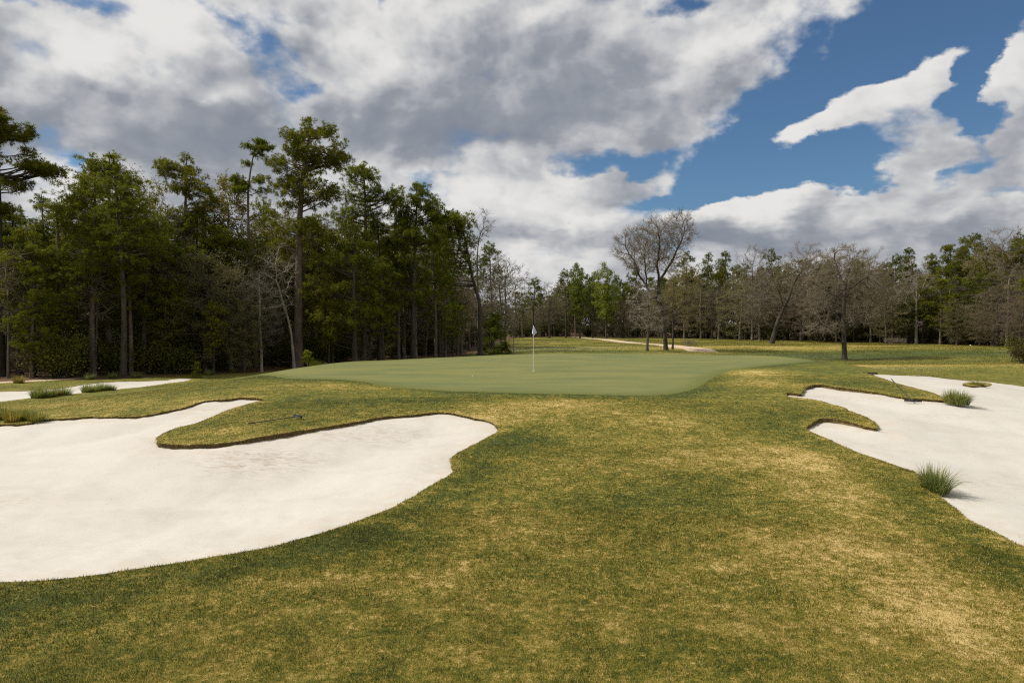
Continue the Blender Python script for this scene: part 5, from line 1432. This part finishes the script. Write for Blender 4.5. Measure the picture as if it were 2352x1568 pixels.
def mown_grass():
    rng = np.random.default_rng(3); out = []
    for (r0_, r1_, n, h, wd) in ((3.6, 7.5, 430000, .026, .0045), (7.5, 11, 330000, .028, .007), (11, 16, 260000, .028, .010), (16, 23, 240000, .026, .014), (23, 33, 200000, .020, .018)):
        r_ = np.sqrt(rng.uniform(r0_ ** 2, r1_ ** 2, n)); a = rng.uniform(R(-45), R(45), n)
        x = r_ * np.sin(a); y = r_ * np.cos(a)
        ok, d = free_of_sand(x, y)
        x = x[ok]; y = y[ok]; d = d[ok]
        dr = look(GDR, x, y)
        tall = 1 + .6 * np.exp(-(d / .08) ** 2) + .5 * fbm(x * 2.2, y * 2.2, 2)
        hh = h * rng.uniform(.5, 1.3, len(x)) * np.clip(tall, .5, 2)
        out.append(blade_mesh('', x, y, z0(x, y), hh, wd * rng.uniform(.7, 1.3, len(x)), dr, rng, 1.25))
    # ragged fringe along every bunker edge
    for lp in (LEFT, RIGHT, FARB):
        P_ = lp[np.hypot(lp[:, 0], lp[:, 1]) < 48]
        k = 46; n = len(P_) * k
        t_ = np.repeat(P_, k, 0) + rng.normal(size=(n, 2)) * np.array([.05, .05])
        ok = ~(inside(LEFT, *t_.T) | inside(RIGHT, *t_.T) | inside(FARB, *t_.T)) | (rng.uniform(0, 1, n) < .02)
        t_ = t_[ok]; n = len(t_)
        dist = np.hypot(t_[:, 0], t_[:, 1])
        hh = rng.uniform(.014, .040, n) * (1 + .5 * fbm(t_[:, 0] * 3, t_[:, 1] * 3, 2))
        dr = dryness(t_[:, 0], t_[:, 1], np.zeros(n)) * .85
        out.append(blade_mesh('', t_[:, 0], t_[:, 1], z0(t_[:, 0], t_[:, 1]) - .01, hh, np.clip(dist * .0009, .005, .025) * rng.uniform(.7, 1.3, n), dr, rng, 1.5))
    # runners hanging down over the cut face
    for lp in (LEFT, RIGHT):
        t_ = np.roll(lp, -1, 0) - np.roll(lp, 1, 0); nr_ = np.c_[t_[:, 1], -t_[:, 0]] / (np.linalg.norm(t_, axis=1)[:, None] + 1e-9)
        area = 0.5 * np.sum(lp[:, 0] * np.roll(lp[:, 1], -1) - np.roll(lp[:, 0], -1) * lp[:, 1])
        inw = -nr_ if area > 0 else nr_
        m = np.hypot(lp[:, 0], lp[:, 1]) < 36; k = 34
        P_ = np.repeat(lp[m], k, 0); I_ = np.repeat(inw[m], k, 0); tt_ = np.repeat(t_[m], k, 0); n = len(P_)
        P_ = P_ + tt_ * rng.uniform(-.5, .5, (n, 1)) + I_ * rng.uniform(-.01, .012, (n, 1))
        clump = .5 + fbm(P_[:, 0] * 5, P_[:, 1] * 5, 2)
        hh = rng.uniform(.02, .075, n) * np.clip(clump, .3, 1.5); dist = np.hypot(P_[:, 0], P_[:, 1])
        out.append(blade_mesh('', P_[:, 0], P_[:, 1], z0(P_[:, 0], P_[:, 1]) + .004, hh, np.clip(dist * .0009, .005, .025), np.clip(.5 + .3 * rng.normal(size=n), .1, .85), rng, 2.9, I_, 1.3))
    return out
def join_blades(name, lst, label):
    v = np.vstack([o_[0] for o_ in lst]); off = 0; f = []
    for o_ in lst: f.append(o_[1] + off); off += len(o_[0])
    me = make_mesh(name, v, [np.vstack(f)], M_blade, False, attrs={'dry': np.concatenate([o_[2] for o_ in lst]), 'rnd': np.concatenate([o_[3] for o_ in lst])})
    ob = link(name, me, kind='stuff'); ob['label'] = label; ob['category'] = 'grass'
join_blades('mown_grass', mown_grass(), 'short mown grass, part green and part straw, around the sand')
def rough_grass():
    rng = np.random.default_rng(4); out = []
    n = 430000
    x = rng.uniform(-34, 74, n); y = rng.uniform(29, 135, n) 
    y = 29 + (y - 29) ** 1.0
    dens = fbm(x / 3.2, y / 3.2, 3)
    ratio = x / y
    zone = (sst(46, 56, y) * (y < wood_edge(ratio) + 3) + ((x > 22) & (y > 36)) * .9 + ((x < -14) & (y > 31)) * .8)
    keep = rng.uniform(0, 1, n) < np.clip(zone * (.35 + dens * 1.2), 0, 1)
    x = x[keep]; y = y[keep]
    ok = ~(inside(GREEN, x, y) | inside(LEFT, x, y) | inside(RIGHT, x, y) | inside(FARB, x, y) | inside(PATH, x, y) | inside(PATH2, x, y))
    x = x[ok]; y = y[ok]
    dr = dryness(x, y)
    hh = .085 * rng.uniform(.4, 1.4, len(x)) * (1 + .5 * fbm(x / 2, y / 2, 2)); wd = y * .00062 * rng.uniform(.6, 1.4, len(x))
    b_ = blade_mesh('', x, y, z0(x, y), hh, wd, np.clip(dr + .12, 0, 1), rng, 1.25)
    out.append((b_[0], b_[1], b_[2], b_[3] * .45 + .38))
    return out
join_blades('rough_grass', rough_grass(), 'taller rough grass with straw tips beyond the green')
